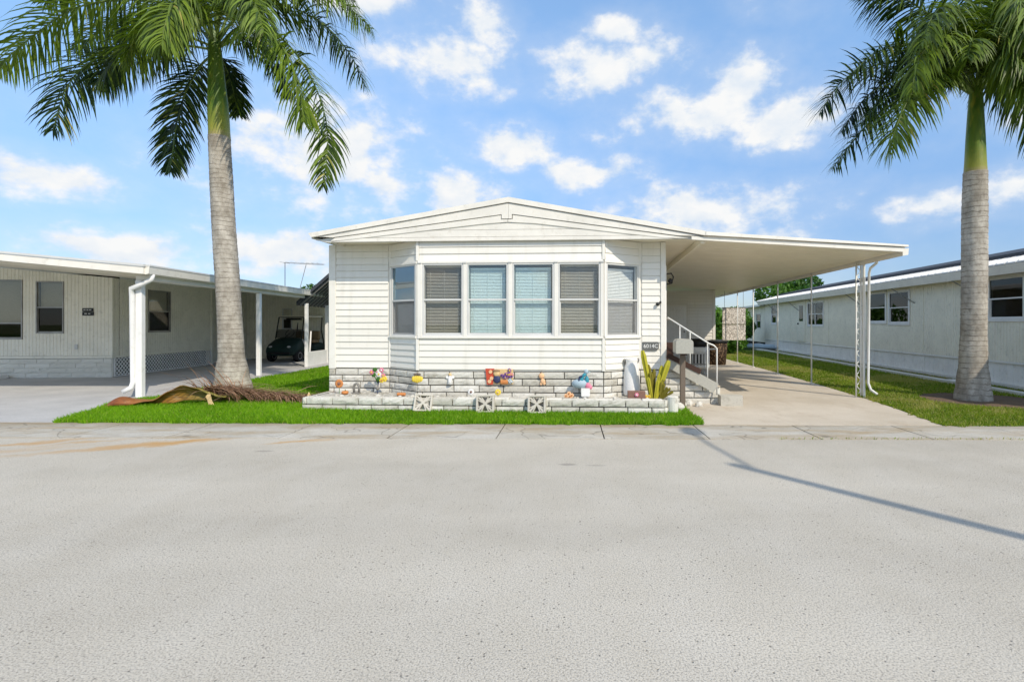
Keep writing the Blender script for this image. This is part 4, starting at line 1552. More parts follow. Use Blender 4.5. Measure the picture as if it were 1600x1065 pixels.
def frond(parent, ctrl, Lmax, tint, seed, droop=1.0, width=.052, nleaf=80, name='frond', matl='frond', matr='rachis', spread=1.0, dry=.0):
    r = random.Random(seed)
    N = 40
    Lmax = Lmax * 1.22
    pts = catmull(ctrl, N)
    cum = [0]
    for a, b in zip(pts[:-1], pts[1:]):
        cum.append(cum[-1] + (b - a).length)
    tot = cum[-1]
    rb = MB().tube(pts[::2], [.034 * (1 - .85 * i / (N / 2)) for i in range(N // 2 + 1)], 5)
    fr_ = rb.build(name, M[matr], parent, smooth=True)
    V, Fc, T = [], [], []
    start = .16
    for i in range(nleaf):
        u = start + (1 - start) * (i + r.random()) / nleaf
        s_ = u * tot
        k = max(j for j in range(len(cum)) if cum[j] <= s_ + 1e-6)
        k = min(k, N - 1)
        f = (s_ - cum[k]) / max(cum[k + 1] - cum[k], 1e-6)
        p = pts[k].lerp(pts[k + 1], f)
        d = (pts[min(k + 2, N)] - pts[max(k - 1, 0)]).normalized()
        side0 = d.cross(Vector((0, 0, 1)))
        if side0.length < .15:
            side0 = d.cross(Vector((0, 1, 0)))
        side0.normalize()
        up = side0.cross(d)
        q = (u - start) / (1 - start)
        ll = Lmax * (.35 + .65 * math.sin(math.pi * min(1, q * .85 + .12)) ** .7) * r.uniform(.82, 1.1)
        if q > .9:
            ll *= 1 - (q - .9) * 5
        for sgn in (-1, 1):
            pl_ang = r.choice((-1, 0, 1)) * r.uniform(.3, .95) * spread + r.uniform(-.2, .2)
            side = side0 * sgn * math.cos(pl_ang) + up * math.sin(pl_ang)
            fwd = .35 + .55 * q + r.uniform(-.12, .12)
            dr_ = (side + d * fwd).normalized()
            w = width * r.uniform(.75, 1.2)
            tt = min(1.0, max(0, tint + r.gauss(0, .24)))
            if r.random() < dry:
                tt = r.uniform(1.2, 1.9)
            o = len(V)
            pos = p.copy()
            nseg = 4
            g = droop * r.uniform(.75, 1.25)
            prev_p = pos
            dd = dr_.copy()
            wid = dd.cross(up if abs(dd.dot(up)) < .9 else d).normalized()
            for j in range(nseg + 1):
                x = j / nseg
                ww = w * (.55 + .9 * x if x < .4 else .91 * (1 - (x - .4) / .6) ** .8) / 2
                if j == nseg:
                    V.append(tuple(pos))
                    T.append(tt)
                else:
                    V.append(tuple(pos - wid * ww))
                    V.append(tuple(pos + wid * ww))
                    T += [tt, tt]
                dd = (dd + Vector((0, 0, -1)) * g * (.20 + .28 * x)).normalized()
                pos = pos + dd * (ll / nseg)
            for j in range(nseg - 1):
                Fc.append((o + 2 * j, o + 2 * j + 1, o + 2 * j + 3, o + 2 * j + 2))
            Fc.append((o + 2 * nseg - 2, o + 2 * nseg - 1, o + 2 * nseg))
    me = bpy.data.meshes.new('leaflets')
    me.from_pydata(V, [], Fc)
    me.materials.append(M[matl])
    a = me.attributes.new('tint', 'FLOAT', 'POINT')
    a.data.foreach_set('value', T)
    lo = link('leaflets', me, fr_)
    return fr_


def trunk_mesh(prof, cx, seed, n=28, step=.045):
    """prof: list of (z, radius); cx(z): lean offset; ring scars as real ridges"""
    r = random.Random(seed)
    zs = []
    z = prof[0][0]
    while z < prof[-1][0]:
        zs.append(z)
        z += step
    zs.append(prof[-1][0])
    b = MB()
    nxt = .1
    for z in zs:
        for (z0, r0), (z1, r1) in zip(prof[:-1], prof[1:]):
            if z0 <= z <= z1:
                u = (z - z0) / (z1 - z0)
                u = u * u * (3 - 2 * u)
                rad = r0 + (r1 - r0) * u
                break
        scar = 0
        if z >= nxt:
            scar = -.006 if z > .6 else -.003
            nxt = z + r.uniform(.08, .13)
        for k in range(n):
            a = 2 * math.pi * k / n
            rr = rad * (1 + .018 * math.sin(2 * a + z * .7) + .012 * math.sin(5 * a + z * 2.1)) + scar * (.4 + .9 * math.sin(a * 2 + z * 9) ** 2) + r.uniform(-.0012, .0012)
            b.v.append((cx(z) + rr * math.cos(a), rr * math.sin(a), z))
    for i in range(len(zs) - 1):
        for k in range(n):
            b.f.append((i * n + k, i * n + (k + 1) % n, (i + 1) * n + (k + 1) % n, (i + 1) * n + k))
    b.f.append(tuple((len(zs) - 1) * n + k for k in range(n)))
    return b


def palm_pt(base, px, py, dy):
    """local point in the palm's own frame from its place against the sky, dy = how far it reaches in depth"""
    Y = base[1] + dy
    return ((px - PPX) / F_PX * Y - base[0], dy, CAM_H - (py - PPY) / F_PX * Y)


# ---- palm by the left drive
B1P = (-8.08, 12.3)
PA = thing('palm_tree', 'tall royal palm with wide pale trunk beside the grey drive', 'palm tree', (B1P[0], B1P[1], 0))
cxa = lambda z: -.055 * z + (.01 * math.sin(z))
trunk_mesh([(-.05, .43), (.08, .40), (.40, .345), (.90, .275), (1.8, .258), (3.2, .255), (4.8, .25), (6.08, .235)], cxa, 3).build('trunk', M['trunk'], PA, smooth=True)
sh_ = MB()
prof = [(6.04, .232), (6.2, .224), (6.7, .222), (7.2, .195), (7.7, .165), (8.2, .14), (8.6, .11)]
for i, (z, rr) in enumerate(prof):
    for k in range(20):
        a = 2 * math.pi * k / 20
        sh_.v.append((cxa(z) + rr * math.cos(a) * (1 + .04 * math.sin(3 * a + z)), rr * math.sin(a), z))
for i in range(len(prof) - 1):
    for k in range(20):
        sh_.f.append((i * 20 + k, i * 20 + (k + 1) % 20, (i + 1) * 20 + (k + 1) % 20, (i + 1) * 20 + k))
sh_.build('crownshaft', M['shaft'], PA, smooth=True)
fa = [
    # (points (px, py, depth)), leaflet length, tint, droop
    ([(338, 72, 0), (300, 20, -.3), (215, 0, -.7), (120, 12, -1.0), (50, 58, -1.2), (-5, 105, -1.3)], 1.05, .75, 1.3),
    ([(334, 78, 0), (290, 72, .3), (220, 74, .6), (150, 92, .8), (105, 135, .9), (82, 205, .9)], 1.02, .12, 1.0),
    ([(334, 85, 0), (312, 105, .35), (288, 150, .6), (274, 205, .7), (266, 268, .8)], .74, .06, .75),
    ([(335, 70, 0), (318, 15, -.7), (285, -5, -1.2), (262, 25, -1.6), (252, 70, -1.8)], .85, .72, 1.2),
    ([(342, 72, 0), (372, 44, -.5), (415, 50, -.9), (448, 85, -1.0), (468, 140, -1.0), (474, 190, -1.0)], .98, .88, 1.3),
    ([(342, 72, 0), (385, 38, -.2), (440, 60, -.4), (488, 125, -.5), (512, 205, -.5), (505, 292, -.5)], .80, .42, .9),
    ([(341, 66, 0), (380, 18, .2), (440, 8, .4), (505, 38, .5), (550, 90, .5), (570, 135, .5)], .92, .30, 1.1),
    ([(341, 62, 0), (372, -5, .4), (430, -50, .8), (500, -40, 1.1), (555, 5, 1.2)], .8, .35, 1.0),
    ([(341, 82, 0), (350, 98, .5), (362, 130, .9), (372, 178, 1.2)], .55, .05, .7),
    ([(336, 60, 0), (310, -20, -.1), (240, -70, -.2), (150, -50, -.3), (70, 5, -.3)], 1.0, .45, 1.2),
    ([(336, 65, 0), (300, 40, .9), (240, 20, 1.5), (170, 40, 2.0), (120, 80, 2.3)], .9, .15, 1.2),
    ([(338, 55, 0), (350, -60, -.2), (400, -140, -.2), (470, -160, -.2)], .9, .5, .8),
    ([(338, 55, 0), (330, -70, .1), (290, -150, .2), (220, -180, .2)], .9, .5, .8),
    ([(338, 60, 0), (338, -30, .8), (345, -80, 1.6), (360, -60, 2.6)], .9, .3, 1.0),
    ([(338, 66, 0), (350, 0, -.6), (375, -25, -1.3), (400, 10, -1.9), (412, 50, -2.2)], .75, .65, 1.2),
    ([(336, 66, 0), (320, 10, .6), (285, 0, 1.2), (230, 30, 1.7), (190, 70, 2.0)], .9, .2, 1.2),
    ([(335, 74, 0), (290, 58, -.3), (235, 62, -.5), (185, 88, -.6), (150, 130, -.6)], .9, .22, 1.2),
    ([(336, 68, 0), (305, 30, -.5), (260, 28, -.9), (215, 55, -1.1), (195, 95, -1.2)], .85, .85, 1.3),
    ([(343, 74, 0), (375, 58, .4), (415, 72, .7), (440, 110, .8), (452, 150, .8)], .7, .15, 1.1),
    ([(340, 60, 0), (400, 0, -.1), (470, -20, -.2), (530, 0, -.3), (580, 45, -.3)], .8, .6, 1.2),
]
for i, (pp, L, tint, dp) in enumerate(fa):
    ctrl = [palm_pt(B1P, *p) for p in pp]
    frond(PA, ctrl, L, tint, 100 + i, dp, dry=.10 if i == 4 else .015, nleaf=125)

B2P = (8.47, 10.75)
PB = thing('palm_tree', 'royal palm with darker fronds on the olive lawn beside the carport', 'palm tree', (B2P[0], B2P[1], 0))
cxb = lambda z: .010 * z
trunk_mesh([(-.05, .345), (.06, .34), (.35, .30), (.8, .255), (1.5, .232), (2.6, .228), (3.8, .225), (4.78, .212)], cxb, 8).build('trunk', M['trunk'], PB, smooth=True)
sh_ = MB()
prof = [(4.75, .205), (5.0, .19), (5.5, .17), (6.0, .145), (6.35, .125), (6.7, .10)]
for i, (z, rr) in enumerate(prof):
    for k in range(20):
        a = 2 * math.pi * k / 20
        sh_.v.append((cxb(z) + rr * math.cos(a) * (1 + .04 * math.sin(3 * a + z)), rr * math.sin(a), z))
for i in range(len(prof) - 1):
    for k in range(20):
        sh_.f.append((i * 20 + k, i * 20 + (k + 1) % 20, (i + 1) * 20 + (k + 1) % 20, (i + 1) * 20 + k))
sh_.build('crownshaft', M['shaft'], PB, smooth=True)
fb_ = [
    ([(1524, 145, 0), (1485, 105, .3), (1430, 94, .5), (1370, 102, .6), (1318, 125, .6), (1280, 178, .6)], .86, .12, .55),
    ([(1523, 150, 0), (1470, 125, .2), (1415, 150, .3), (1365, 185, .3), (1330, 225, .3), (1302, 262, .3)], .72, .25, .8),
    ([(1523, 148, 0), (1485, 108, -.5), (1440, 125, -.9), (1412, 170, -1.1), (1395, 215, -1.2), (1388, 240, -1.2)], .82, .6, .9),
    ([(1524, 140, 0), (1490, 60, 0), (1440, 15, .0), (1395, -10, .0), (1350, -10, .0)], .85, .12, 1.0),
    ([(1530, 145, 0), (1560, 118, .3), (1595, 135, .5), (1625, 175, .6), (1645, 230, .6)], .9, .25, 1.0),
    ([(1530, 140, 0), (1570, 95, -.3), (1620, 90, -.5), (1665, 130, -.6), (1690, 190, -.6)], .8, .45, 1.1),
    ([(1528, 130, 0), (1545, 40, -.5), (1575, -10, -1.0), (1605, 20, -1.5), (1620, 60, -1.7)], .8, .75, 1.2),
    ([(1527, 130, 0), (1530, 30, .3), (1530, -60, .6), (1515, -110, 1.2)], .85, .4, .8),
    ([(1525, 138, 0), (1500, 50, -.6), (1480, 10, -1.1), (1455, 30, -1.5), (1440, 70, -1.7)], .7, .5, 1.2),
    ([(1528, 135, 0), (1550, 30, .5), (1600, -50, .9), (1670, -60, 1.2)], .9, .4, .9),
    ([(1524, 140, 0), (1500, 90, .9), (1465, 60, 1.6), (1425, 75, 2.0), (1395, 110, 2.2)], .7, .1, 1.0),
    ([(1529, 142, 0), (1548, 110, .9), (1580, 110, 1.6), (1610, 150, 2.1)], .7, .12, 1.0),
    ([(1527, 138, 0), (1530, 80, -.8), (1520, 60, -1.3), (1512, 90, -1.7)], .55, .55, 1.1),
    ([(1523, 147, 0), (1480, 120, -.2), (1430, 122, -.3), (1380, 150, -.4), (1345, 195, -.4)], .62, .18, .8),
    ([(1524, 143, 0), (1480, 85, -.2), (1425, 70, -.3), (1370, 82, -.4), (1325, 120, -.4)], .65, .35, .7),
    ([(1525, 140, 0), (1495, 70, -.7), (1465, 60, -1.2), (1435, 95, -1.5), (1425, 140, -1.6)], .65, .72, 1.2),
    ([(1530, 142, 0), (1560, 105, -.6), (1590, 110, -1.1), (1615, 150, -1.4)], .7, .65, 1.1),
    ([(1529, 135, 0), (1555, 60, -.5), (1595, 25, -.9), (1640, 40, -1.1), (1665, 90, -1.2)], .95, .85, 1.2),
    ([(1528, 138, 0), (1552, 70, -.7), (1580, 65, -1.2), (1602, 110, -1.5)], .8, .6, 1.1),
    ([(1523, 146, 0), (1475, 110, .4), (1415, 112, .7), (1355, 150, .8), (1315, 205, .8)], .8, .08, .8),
]
for i, (pp, L, tint, dp) in enumerate(fb_):
    ctrl = [palm_pt(B2P, *p) for p in pp]
    frond(PB, ctrl, L, tint, 200 + i, dp, nleaf=125, width=.046, dry=.012)

# ---------------------------------------------------------------- fallen frond: boot and dry leaves
fr = thing('fallen_frond', 'fallen brown palm frond with curled boot lying on the grass', 'fallen palm frond', (-8.75, 9.62, 0.03), R(16))
b = MB()
nu, nv = 34, 9
Lb = 1.95
WP = [(0, .03), (.06, .13), (.16, .21), (.28, .18), (.40, .11), (.52, .13), (.66, .17), (.80, .15), (.92, .12), (1, .16)]
ZP = [(0, .02), (.12, .10), (.28, .07), (.40, .07), (.55, .17), (.68, .24), (.80, .23), (.90, .15), (1, .06)]


def interp(tab, u):
    for (a, p), (c_, q_) in zip(tab[:-1], tab[1:]):
        if a <= u <= c_:
            t_ = (u - a) / (c_ - a)
            t_ = t_ * t_ * (3 - 2 * t_)
            return p + (q_ - p) * t_
    return tab[-1][1]


for i in range(nu + 1):
    u = i / nu
    w, zc = interp(WP, u), interp(ZP, u)
    roll = R(-70) * min(1, max(0, (u - .25) / .3)) + R(35) * max(0, (u - .7) / .3)
    for j in range(nv):
        v = -1 + 2 * j / (nv - 1)
        a = v * 1.35
        y, z = w * math.sin(a), w * .8 * (math.cos(a) - .45)
        y, z = y * math.cos(roll) - z * math.sin(roll), y * math.sin(roll) + z * math.cos(roll)
        fray = (rnd.uniform(-.05, .12) if i == nu else 0)
        b.v.append((u * Lb + fray, y + .05 * math.sin(u * 6), max(zc + z + .012 * math.sin(u * 17 + v * 3), .0)))
for i in range(nu):
    for j in range(nv - 1):
        b.f.append((i * nv + j, i * nv + j + 1, (i + 1) * nv + j + 1, (i + 1) * nv + j))
bo = b.build('boot', M['boot'], fr, smooth=True)
sm = bo.modifiers.new('solid', 'SOLIDIFY')
sm.thickness = .012
b = MB()
for i in range(9):
    u = i / 8
    for j in range(4):
        v = j / 3 - .5
        b.v.append((1.72 + .16 * u + .06 * v, -.12 - .20 * u + .02 * math.sin(u * 7), max(.20 - .22 * u + v * .10 * (1 - u * .4), .01)))
for i in range(8):
    for j in range(3):
        b.f.append((i * 4 + j, i * 4 + j + 1, (i + 1) * 4 + j + 1, (i + 1) * 4 + j))
fl = b.build('torn_flap', M['straw'], fr, smooth=True)
ctrl = [(1.45, .12, .20), (1.9, .24, .20), (2.5, .16, .12), (3.2, -.10, .07), (3.85, -.38, .05)]
rb = MB().tube(catmull(ctrl, 16), [.05 * (1 - .8 * i / 16) + .008 for i in range(17)], 6)
rb.build('rachis', M['dry_leaf'], fr, smooth=True)
V, Fc, T = [], [], []
cpts = catmull(ctrl, 60)
for i in range(1500):
    k = int(2 + 57 * rnd.random() ** 1.5)
    p = cpts[k].copy()
    d = (cpts[min(k + 1, 60)] - cpts[k - 1]).normalized()
    sgn = rnd.choice((-1, 1))
    sv = Vector((-d.y, d.x, 0)) * sgn
    wild = rnd.random() < .09 and k < 26
    dd = (sv * rnd.uniform(.12, .95) + d * rnd.uniform(.6, 1.2) * (1 if not wild else -.5) + Vector((0, 0, rnd.uniform(.05, .9 if not wild else 1.3)))).normalized()
    ll = rnd.uniform(.4, 1.0)
    w = rnd.uniform(.014, .034)
    o = len(V)
    pos = p
    tt = rnd.random()
    for j in range(5):
        x = j / 4
        wd = dd.cross(Vector((rnd.uniform(-.3, .3), rnd.uniform(-.3, .3), 1))).normalized() * w * (1 - x * .9) / 2
        V += [tuple(pos - wd), tuple(pos + wd)]
        T += [tt, tt]
        dd = (dd + Vector((rnd.uniform(-.12, .12), rnd.uniform(-.12, .12), -.32 if not wild else -.18))).normalized()
        pos = pos + dd * ll / 4
        pos.z = max(pos.z, rnd.uniform(.01, .27) * (1.25 - k / 60))
    for j in range(4):
        Fc.append((o + 2 * j, o + 2 * j + 1, o + 2 * j + 3, o + 2 * j + 2))
me = bpy.data.meshes.new('dry_leaflets')
me.from_pydata(V, [], Fc)
me.materials.append(M['dry_leaf'])
me.attributes.new('tint', 'FLOAT', 'POINT').data.foreach_set('value', T)
link('dry_leaflets', me, fr)

# ================================================================ left mobile home
HL = thing('mobile_home', 'pale grey neighbouring mobile home with lattice skirting and long carport roof', 'mobile home', (LEFT.o[0], LEFT.o[1], 0), LEFT.rz)


def ribbed(x0, x1, z0, z1, pitch=.10, y=0.0, dep=.012, ztop=None):
    """vertical groove panel facing -y: real shallow grooves"""
    b = MB()
    n = max(1, round((x1 - x0) / pitch))
    p = (x1 - x0) / n
    zt_ = ztop or (lambda x: z1)
    for i in range(n):
        a, c = x0 + i * p, x0 + (i + 1) * p
        g = .010
        b.add([(a, y + dep, z0), (a + g, y, z0), (c - g, y, z0), (c, y + dep, z0), (a, y + dep, zt_(a)), (a + g, y, zt_(a)), (c - g, y, zt_(c)), (c, y + dep, zt_(c))],
              [(0, 1, 5, 4), (1, 2, 6, 5), (2, 3, 7, 6)])
    return b


LXW, LYW = -4.2, 4.6      # house corner: x of side wall, y of front wall
roofz = lambda x: 2.66 + (.1 - x) * .088
# front wall (faces the road), with two window openings
ltop = lambda x: roofz(x) - .06
def panel_with_holes(x0, x1, z0, topf, holes, y, mat, name='wall_panel', rot=None):
    xs = sorted({x0, x1} | {h[0] for h in holes} | {h[1] for h in holes})
    for a, c in zip(xs[:-1], xs[1:]):
        hs = [h for h in holes if h[0] <= a + 1e-6 and h[1] >= c - 1e-6]
        spans = []
        if hs:
            spans = [(z0, hs[0][2], None), (hs[0][3], None, topf)]
        else:
            spans = [(z0, None, topf)]
        for s0, s1, tf in spans:
            b = ribbed(a, c, s0, s1 if s1 else 0, y=0, ztop=tf)
            o = b.build(name, mat, HL, (0, y, 0))


# windows: (57-99, 438-521) and one cut by the frame; plan positions measured on the wall
panel_with_holes(-9.2, LXW, .66, ltop, [(-6.30, -5.54, 1.32, 2.86), (-8.0, -6.67, 1.15, 2.90)], LYW, M['grey_wall'])
KL = dict(upper='glass', lower='glass_dark', shade='tan_shade', bottom=2.10, drop=.03)
KL2 = dict(upper='glass', lower='glass_dark', shade='tan_shade', bottom=1.62, drop=.03)
window(HL, (-6.30, LYW + .0, 0), 0, .76, 1.32, 2.86, KL, frame_mat='steel', label='window with half drawn tan shade near the small dark sign')
window(HL, (-8.0, LYW + .0, 0), 0, 1.33, 1.15, 2.90, KL2, frame_mat='steel', mid=.27, label='wide window with long tan shade at the picture edge')
MB().box(-9.2, LXW, LYW + .25, LYW + .29, .1, 3.1).build('dark_room_sheet', M['dark'], HL)  # dark sheet in place of the unlit room behind the front windows
MB().cbox(LXW - .04, LXW + .03, LYW - .03, LYW + .04, .66, ltop(LXW), .006).build('corner_trim', M['grey_wall'], HL)
MB().cbox(-9.2, LXW + .03, LYW - .035, LYW + .02, .58, .655, .006).build('base_trim', M['grey_wall'], HL)
bl = [link('x', stone_mesh(40 + i), None).data for i in range(3)]
for o in [o for o in bpy.data.objects if o.name.startswith('x') and o.data in bl]:
    bpy.data.objects.remove(o)
for me in bl:
    me.materials[0] = M['block']
for c in range(4):
    course(HL, (-9.2, LYW), (LXW - .02, LYW), .012 + c * .14, .1 + .3 * (c % 2), L=.66, h=.132, joint=.008, meshes=bl, name='block')
MB().box(-9.2, LXW, LYW + .012, LYW + .05, .0, .57).build('skirt_backing', M['block'], HL)
MB().cbox(-9.2, -6.95, LYW - .62, LYW - .1, .012, .14, .01).build('door_step', M['white_paint'], HL)

# side wall facing the drive: runs back from the corner
def side_panel(y0, y1, z0, z1, mat, holes=()):
    ys = sorted({y0, y1} | {h[0] for h in holes} | {h[1] for h in holes})
    for a, c in zip(ys[:-1], ys[1:]):
        hs = [h for h in holes if h[0] <= a + 1e-6 and h[1] >= c - 1e-6]
        for s0, s1 in ([(z0, hs[0][2]), (hs[0][3], z1)] if hs else [(z0, z1)]):
            ribbed(0, c - a, s0, s1).build('wall_panel', mat, HL, (LXW, a, 0), (0, 0, R(90)))


SWT = roofz(LXW) - .06
side_panel(LYW + .035, 9.4, .62, SWT, M['grey_wall'], [(6.05, 7.1, 1.32, 2.72)])
window(HL, (LXW, 6.05, 0), R(90), 1.05, 1.32, 2.72, dict(KL, bottom=2.05), frame_mat='steel', label='side window with tan shade above the lattice')
MB().box(LXW - .32, LXW - .28, LYW + .1, 9.4, .1, 2.9).build('dark_room_sheet', M['dark'], HL)  # dark sheet for the unlit room behind the side window
MB().box(LXW - .25, LXW - .21, LYW + .06, 9.4, .02, .6).build('lattice_shade_sheet', M['dark'], HL)  # near-black sheet paints in the shade behind the lattice
MB().cbox(LXW - .02, LXW + .02, LYW + .06, 9.4, .58, .64, .005).build('base_trim', M['grey_wall'], HL)
MB().cbox(LXW - .02, LXW + .03, 9.36, 9.44, .02, SWT, .005).build('corner_trim', M['grey_wall'], HL)
lt = MB()
for sgn in (-1, 1):
    y = LYW + .06 - .6
    while y < 9.4 + .6:
        a0, a1 = (y, .05), (y + sgn * .53, .58)
        # clip to the panel
        pts_ = []
        lo, hi = LYW + .10, 9.34
        def cl(p, q):
            t0, t1 = 0.0, 1.0
            dy_ = q[0] - p[0]
            for e, s2 in ((lo, 1), (hi, -1)):
                f0, f1 = (p[0] - e) * s2, (q[0] - e) * s2
                if f0 < 0 and f1 < 0:
                    return None
                if f0 < 0:
                    t0 = max(t0, f0 / (f0 - f1))
                if f1 < 0:
                    t1 = min(t1, f0 / (f0 - f1))
            if t1 - t0 < .05:
                return None
            g = lambda t_: (p[0] + dy_ * t_, p[1] + (q[1] - p[1]) * t_)
            return g(t0), g(t1)
        cc = cl(a0, a1)
        if cc:
            lt.bar((LXW + (.004 if sgn > 0 else .013), cc[0][0], cc[0][1]), (LXW + (.004 if sgn > 0 else .013), cc[1][0], cc[1][1]), .034, .008, (1, 0, 0))
        y += .13
o = lt.build('lattice', M['white_paint'], HL)
lf = MB()
lf.box(LXW - .004, LXW + .024, LYW + .06, 9.38, .02, .052)
lf.box(LXW - .004, LXW + .024, LYW + .06, LYW + .10, .053, .58)
lf.box(LXW - .004, LXW + .024, 9.34, 9.36, .053, .58)
lf.build('lattice_frame', M['white_paint'], HL)
# recessed wall further back and rear room wall across the carport end
ribbed(0, 3.4, .02, roofz(LXW - .45) - .015).build('wall_panel', M['grey_wall'], HL, (LXW - .45, 9.42, 0), (0, 0, R(90)))
RY = 12.75
for (a, c) in ((LXW - .45, -2.0), (-1.99, .10), (.11, 2.4)):
    ribbed(a, c, .02, 2.68, .12, ztop=lambda x: min(2.68, roofz(x) - .03) if x > .1 else roofz(x) - .03).build('wall_panel', M['cream_wall'], HL, (0, RY, 0))
    MB().box(c - .012, c + .004, RY - .012, RY + .03, .02, 2.68).build('batten', M['grey_wall'], HL)
window(HL, (-3.05, RY - .06, 0), 0, .42, 1.35, 2.3, dict(upper='glass', lower='glass_dark', shade='tan_shade', bottom=1.9), frame_mat='alum', label='small window in the rear carport wall')
MB().prism([(LXW - .4, .02), (2.4, .02), (2.4, 2.5), (.1, roofz(.1) - .03), (LXW - .4, roofz(LXW - .4) - .03)], RY + .05, RY + .09).build('rear_wall', M['cream_wall'], HL)
# roof: rises to the left, eave on the right
b = MB()
YR0, YR1 = -.25, 9.1
b.prism([(.1, roofz(.1) + .10), (-9.5, roofz(-9.5) + .10), (-9.5, roofz(-9.5)), (.1, roofz(.1))], YR0, YR1 + 6.5)
b.build('roof', M['white_paint'], HL)
MB().prism([(.13, roofz(.1) + .14), (-9.5, roofz(-9.5) + .16), (-9.5, roofz(-9.5) + .02), (.13, roofz(.1) - .01)], YR0 - .05, YR0 - .003).build('fascia_board', M['fascia'], HL)
MB().prism([(.15, roofz(.1) + .19), (-9.5, roofz(-9.5) + .21), (-9.5, roofz(-9.5) + .165), (.15, roofz(.1) + .145)], YR0 - .07, YR0 + .05).build('drip_edge', M['alum'], HL)
MB().prism([(.102, roofz(.1) - .02), (.20, roofz(.1) + .0), (.22, roofz(.1) + .15), (.102, roofz(.1) + .14)], YR0, YR1).build('roof_gutter', M['fascia'], HL)
MB().prism([(.06, roofz(.1) + .15), (.23, roofz(.1) + .152), (.23, roofz(.1) + .185), (.06, roofz(.1) + .20)], YR0, YR1).build('drip_edge', M['alum'], HL)
pan = MB()
for i in range(30):
    y0 = YR0 + .01 + i * .31
    pan.prism([(.06, roofz(.06) - .02), (-9.3, roofz(-9.3) - .02), (-9.3, roofz(-9.3) - .008), (.06, roofz(.06) - .008)], y0, y0 + .295)
o = pan.build('ceiling_panel', M['soffit'], HL)
o['kind'] = 'stuff'
MB().box(-.26, .02, .05, YR1, roofz(0) - .12, roofz(0) - .022).build('eave_beam', M['trim'], HL)
for (x, y, w) in ((-.25, .0, .13), (-.10, 4.6, .12)):
    MB().cbox(x, x + w, y, y + w, .012, roofz(0) - .125, .012).build('carport_post', M['white_paint'], HL)
ds = MB().tube([(.16, -.08, roofz(.1) + .0), (.15, -.08, roofz(.1) - .10), (-.05, -.09, roofz(.1) - .22), (-.27, -.07, roofz(.1) - .30), (-.285, -.03, roofz(.1) - .44), (-.285, .0, .36), (-.31, -.02, .24), (-.44, -.07, .15)], .05, 10)
ds.build('downspout', M['white_paint'], HL, smooth=True)


def left_pt(x, y, z=0):
    return Vector((LEFT.o[0] + LEFT.ex[0] * x + LEFT.ey[0] * y, LEFT.o[1] + LEFT.ex[1] * x + LEFT.ey[1] * y, z))


t = thing('address_sign', 'small dark two-plate address sign on the pale grey ribbed wall', 'house sign', left_pt(-4.86, LYW - .02, 1.95), LEFT.rz)
MB().cbox(-.15, .15, -.012, .012, .02, .12, .004).build('plate', M['black'], t)
MB().cbox(-.15, .16, -.014, .012, -.10, .01, .004).build('plate', M['black'], t)
for (x, z, w) in ((-.08, .07, .06), (.0, .07, .05), (.08, .07, .06), (-.05, -.045, .07), (.05, -.045, .06)):
    MB().cbox(x - w / 2, x + w / 2, -.018, -.0145, z - .013, z + .013, .002).build('lettering', M['alum'], t)
t = thing('outlet_box', 'small pale outlet cover low on the grey ribbed wall', 'outlet', left_pt(-5.18, LYW - .008, .93), LEFT.rz)
MB().cbox(-.045, .045, -.03, .0, -.07, .07, .008).build('cover', M['alum'], t)
t = thing('pipe', 'thin white pipe leaning upright beside the far carport post', 'pipe', left_pt(-.35, 9.0, .012), LEFT.rz)
MB().tube([(0, 0, 0), (-.05, .3, 1.3)], .03, 8).build('tube', M['white_paint'], t, smooth=True)
t = thing('tv_antenna', 'thin old television antenna standing above the neighbouring roof', 'antenna', left_pt(-1.25, 9.0, 0))
zr = roofz(-1.25) + .1
b = MB().tube([(0, 0, zr - .02), (0, 0, zr + 1.1)], .014, 5)
b.tube([(.55, .0, zr - .02), (.82, 0, zr + 1.02)], .012, 5)
b.build('mast', M['steel'], t)
b = MB().tube([(-.05, 0, zr + 1.1), (1.0, 0, zr + 1.04), (1.5, 0, zr + 1.02)], .012, 5)
b.build('boom', M['steel'], t)
for k in range(8):
    x = .0 + k * .2
    MB().tube([(x, -.35, zr + 1.09 - .03 * x), (x, .35, zr + 1.11 - .03 * x)], .006, 4).build('element', M['steel'], t)

# ---------------------------------------------------------------- porch with dark roof behind
GZ = thing('garden_porch', 'small open porch with steep dark roof and low white wall', 'porch', left_pt(0, 7.9, 0), LEFT.rz)
GZ_h = 2.42
b = MB()
b.prism([(-.28, 2.28), (1.6, 4.0), (3.5, 2.28), (3.5, 2.40), (1.6, 4.14), (-.28, 2.42)], -.15, 3.0)
b.build('roof', M['roofing'], GZ)
for i in range(9):
    y = .0 + i * .33
    MB().prism([(-.22, 2.25), (1.5, 3.82), (1.5, 3.90), (-.22, 2.33)], y, y + .05).build('rafter', M['statue'], GZ)
for (x, y) in ((-.06, .0), (-.06, 1.9), (3.2, 0)):
    MB().cbox(x, x + .11, y, y + .11, .01, 2.36, .008).build('post', M['white_paint'], GZ)
MB().cbox(-.04, .03, .12, 1.9, .01, .56, .008).build('low_wall', M['white_paint'], GZ)

# ---------------------------------------------------------------- golf cart
GC = thing('golf_cart', 'dark green golf cart with open roof parked under the neighbouring carport', 'golf cart', (-12.0, 22.6, .012), R(-4))
GC.scale = (1.1, 1.1, 1.1)


def loft(secs, name, mat, parent, smooth=True):
    b = MB()
    n = len(secs[0])
    for s_ in secs:
        b.v += s_
    for i in range(len(secs) - 1):
        for k in range(n):
            b.f.append((i * n + k, i * n + (k + 1) % n, (i + 1) * n + (k + 1) % n, (i + 1) * n + k))
    b.f.append(tuple(range(n)))
    b.f.append(tuple((len(secs) - 1) * n + k for k in range(n)))
    return b.build(name, M[mat], parent, smooth=smooth)


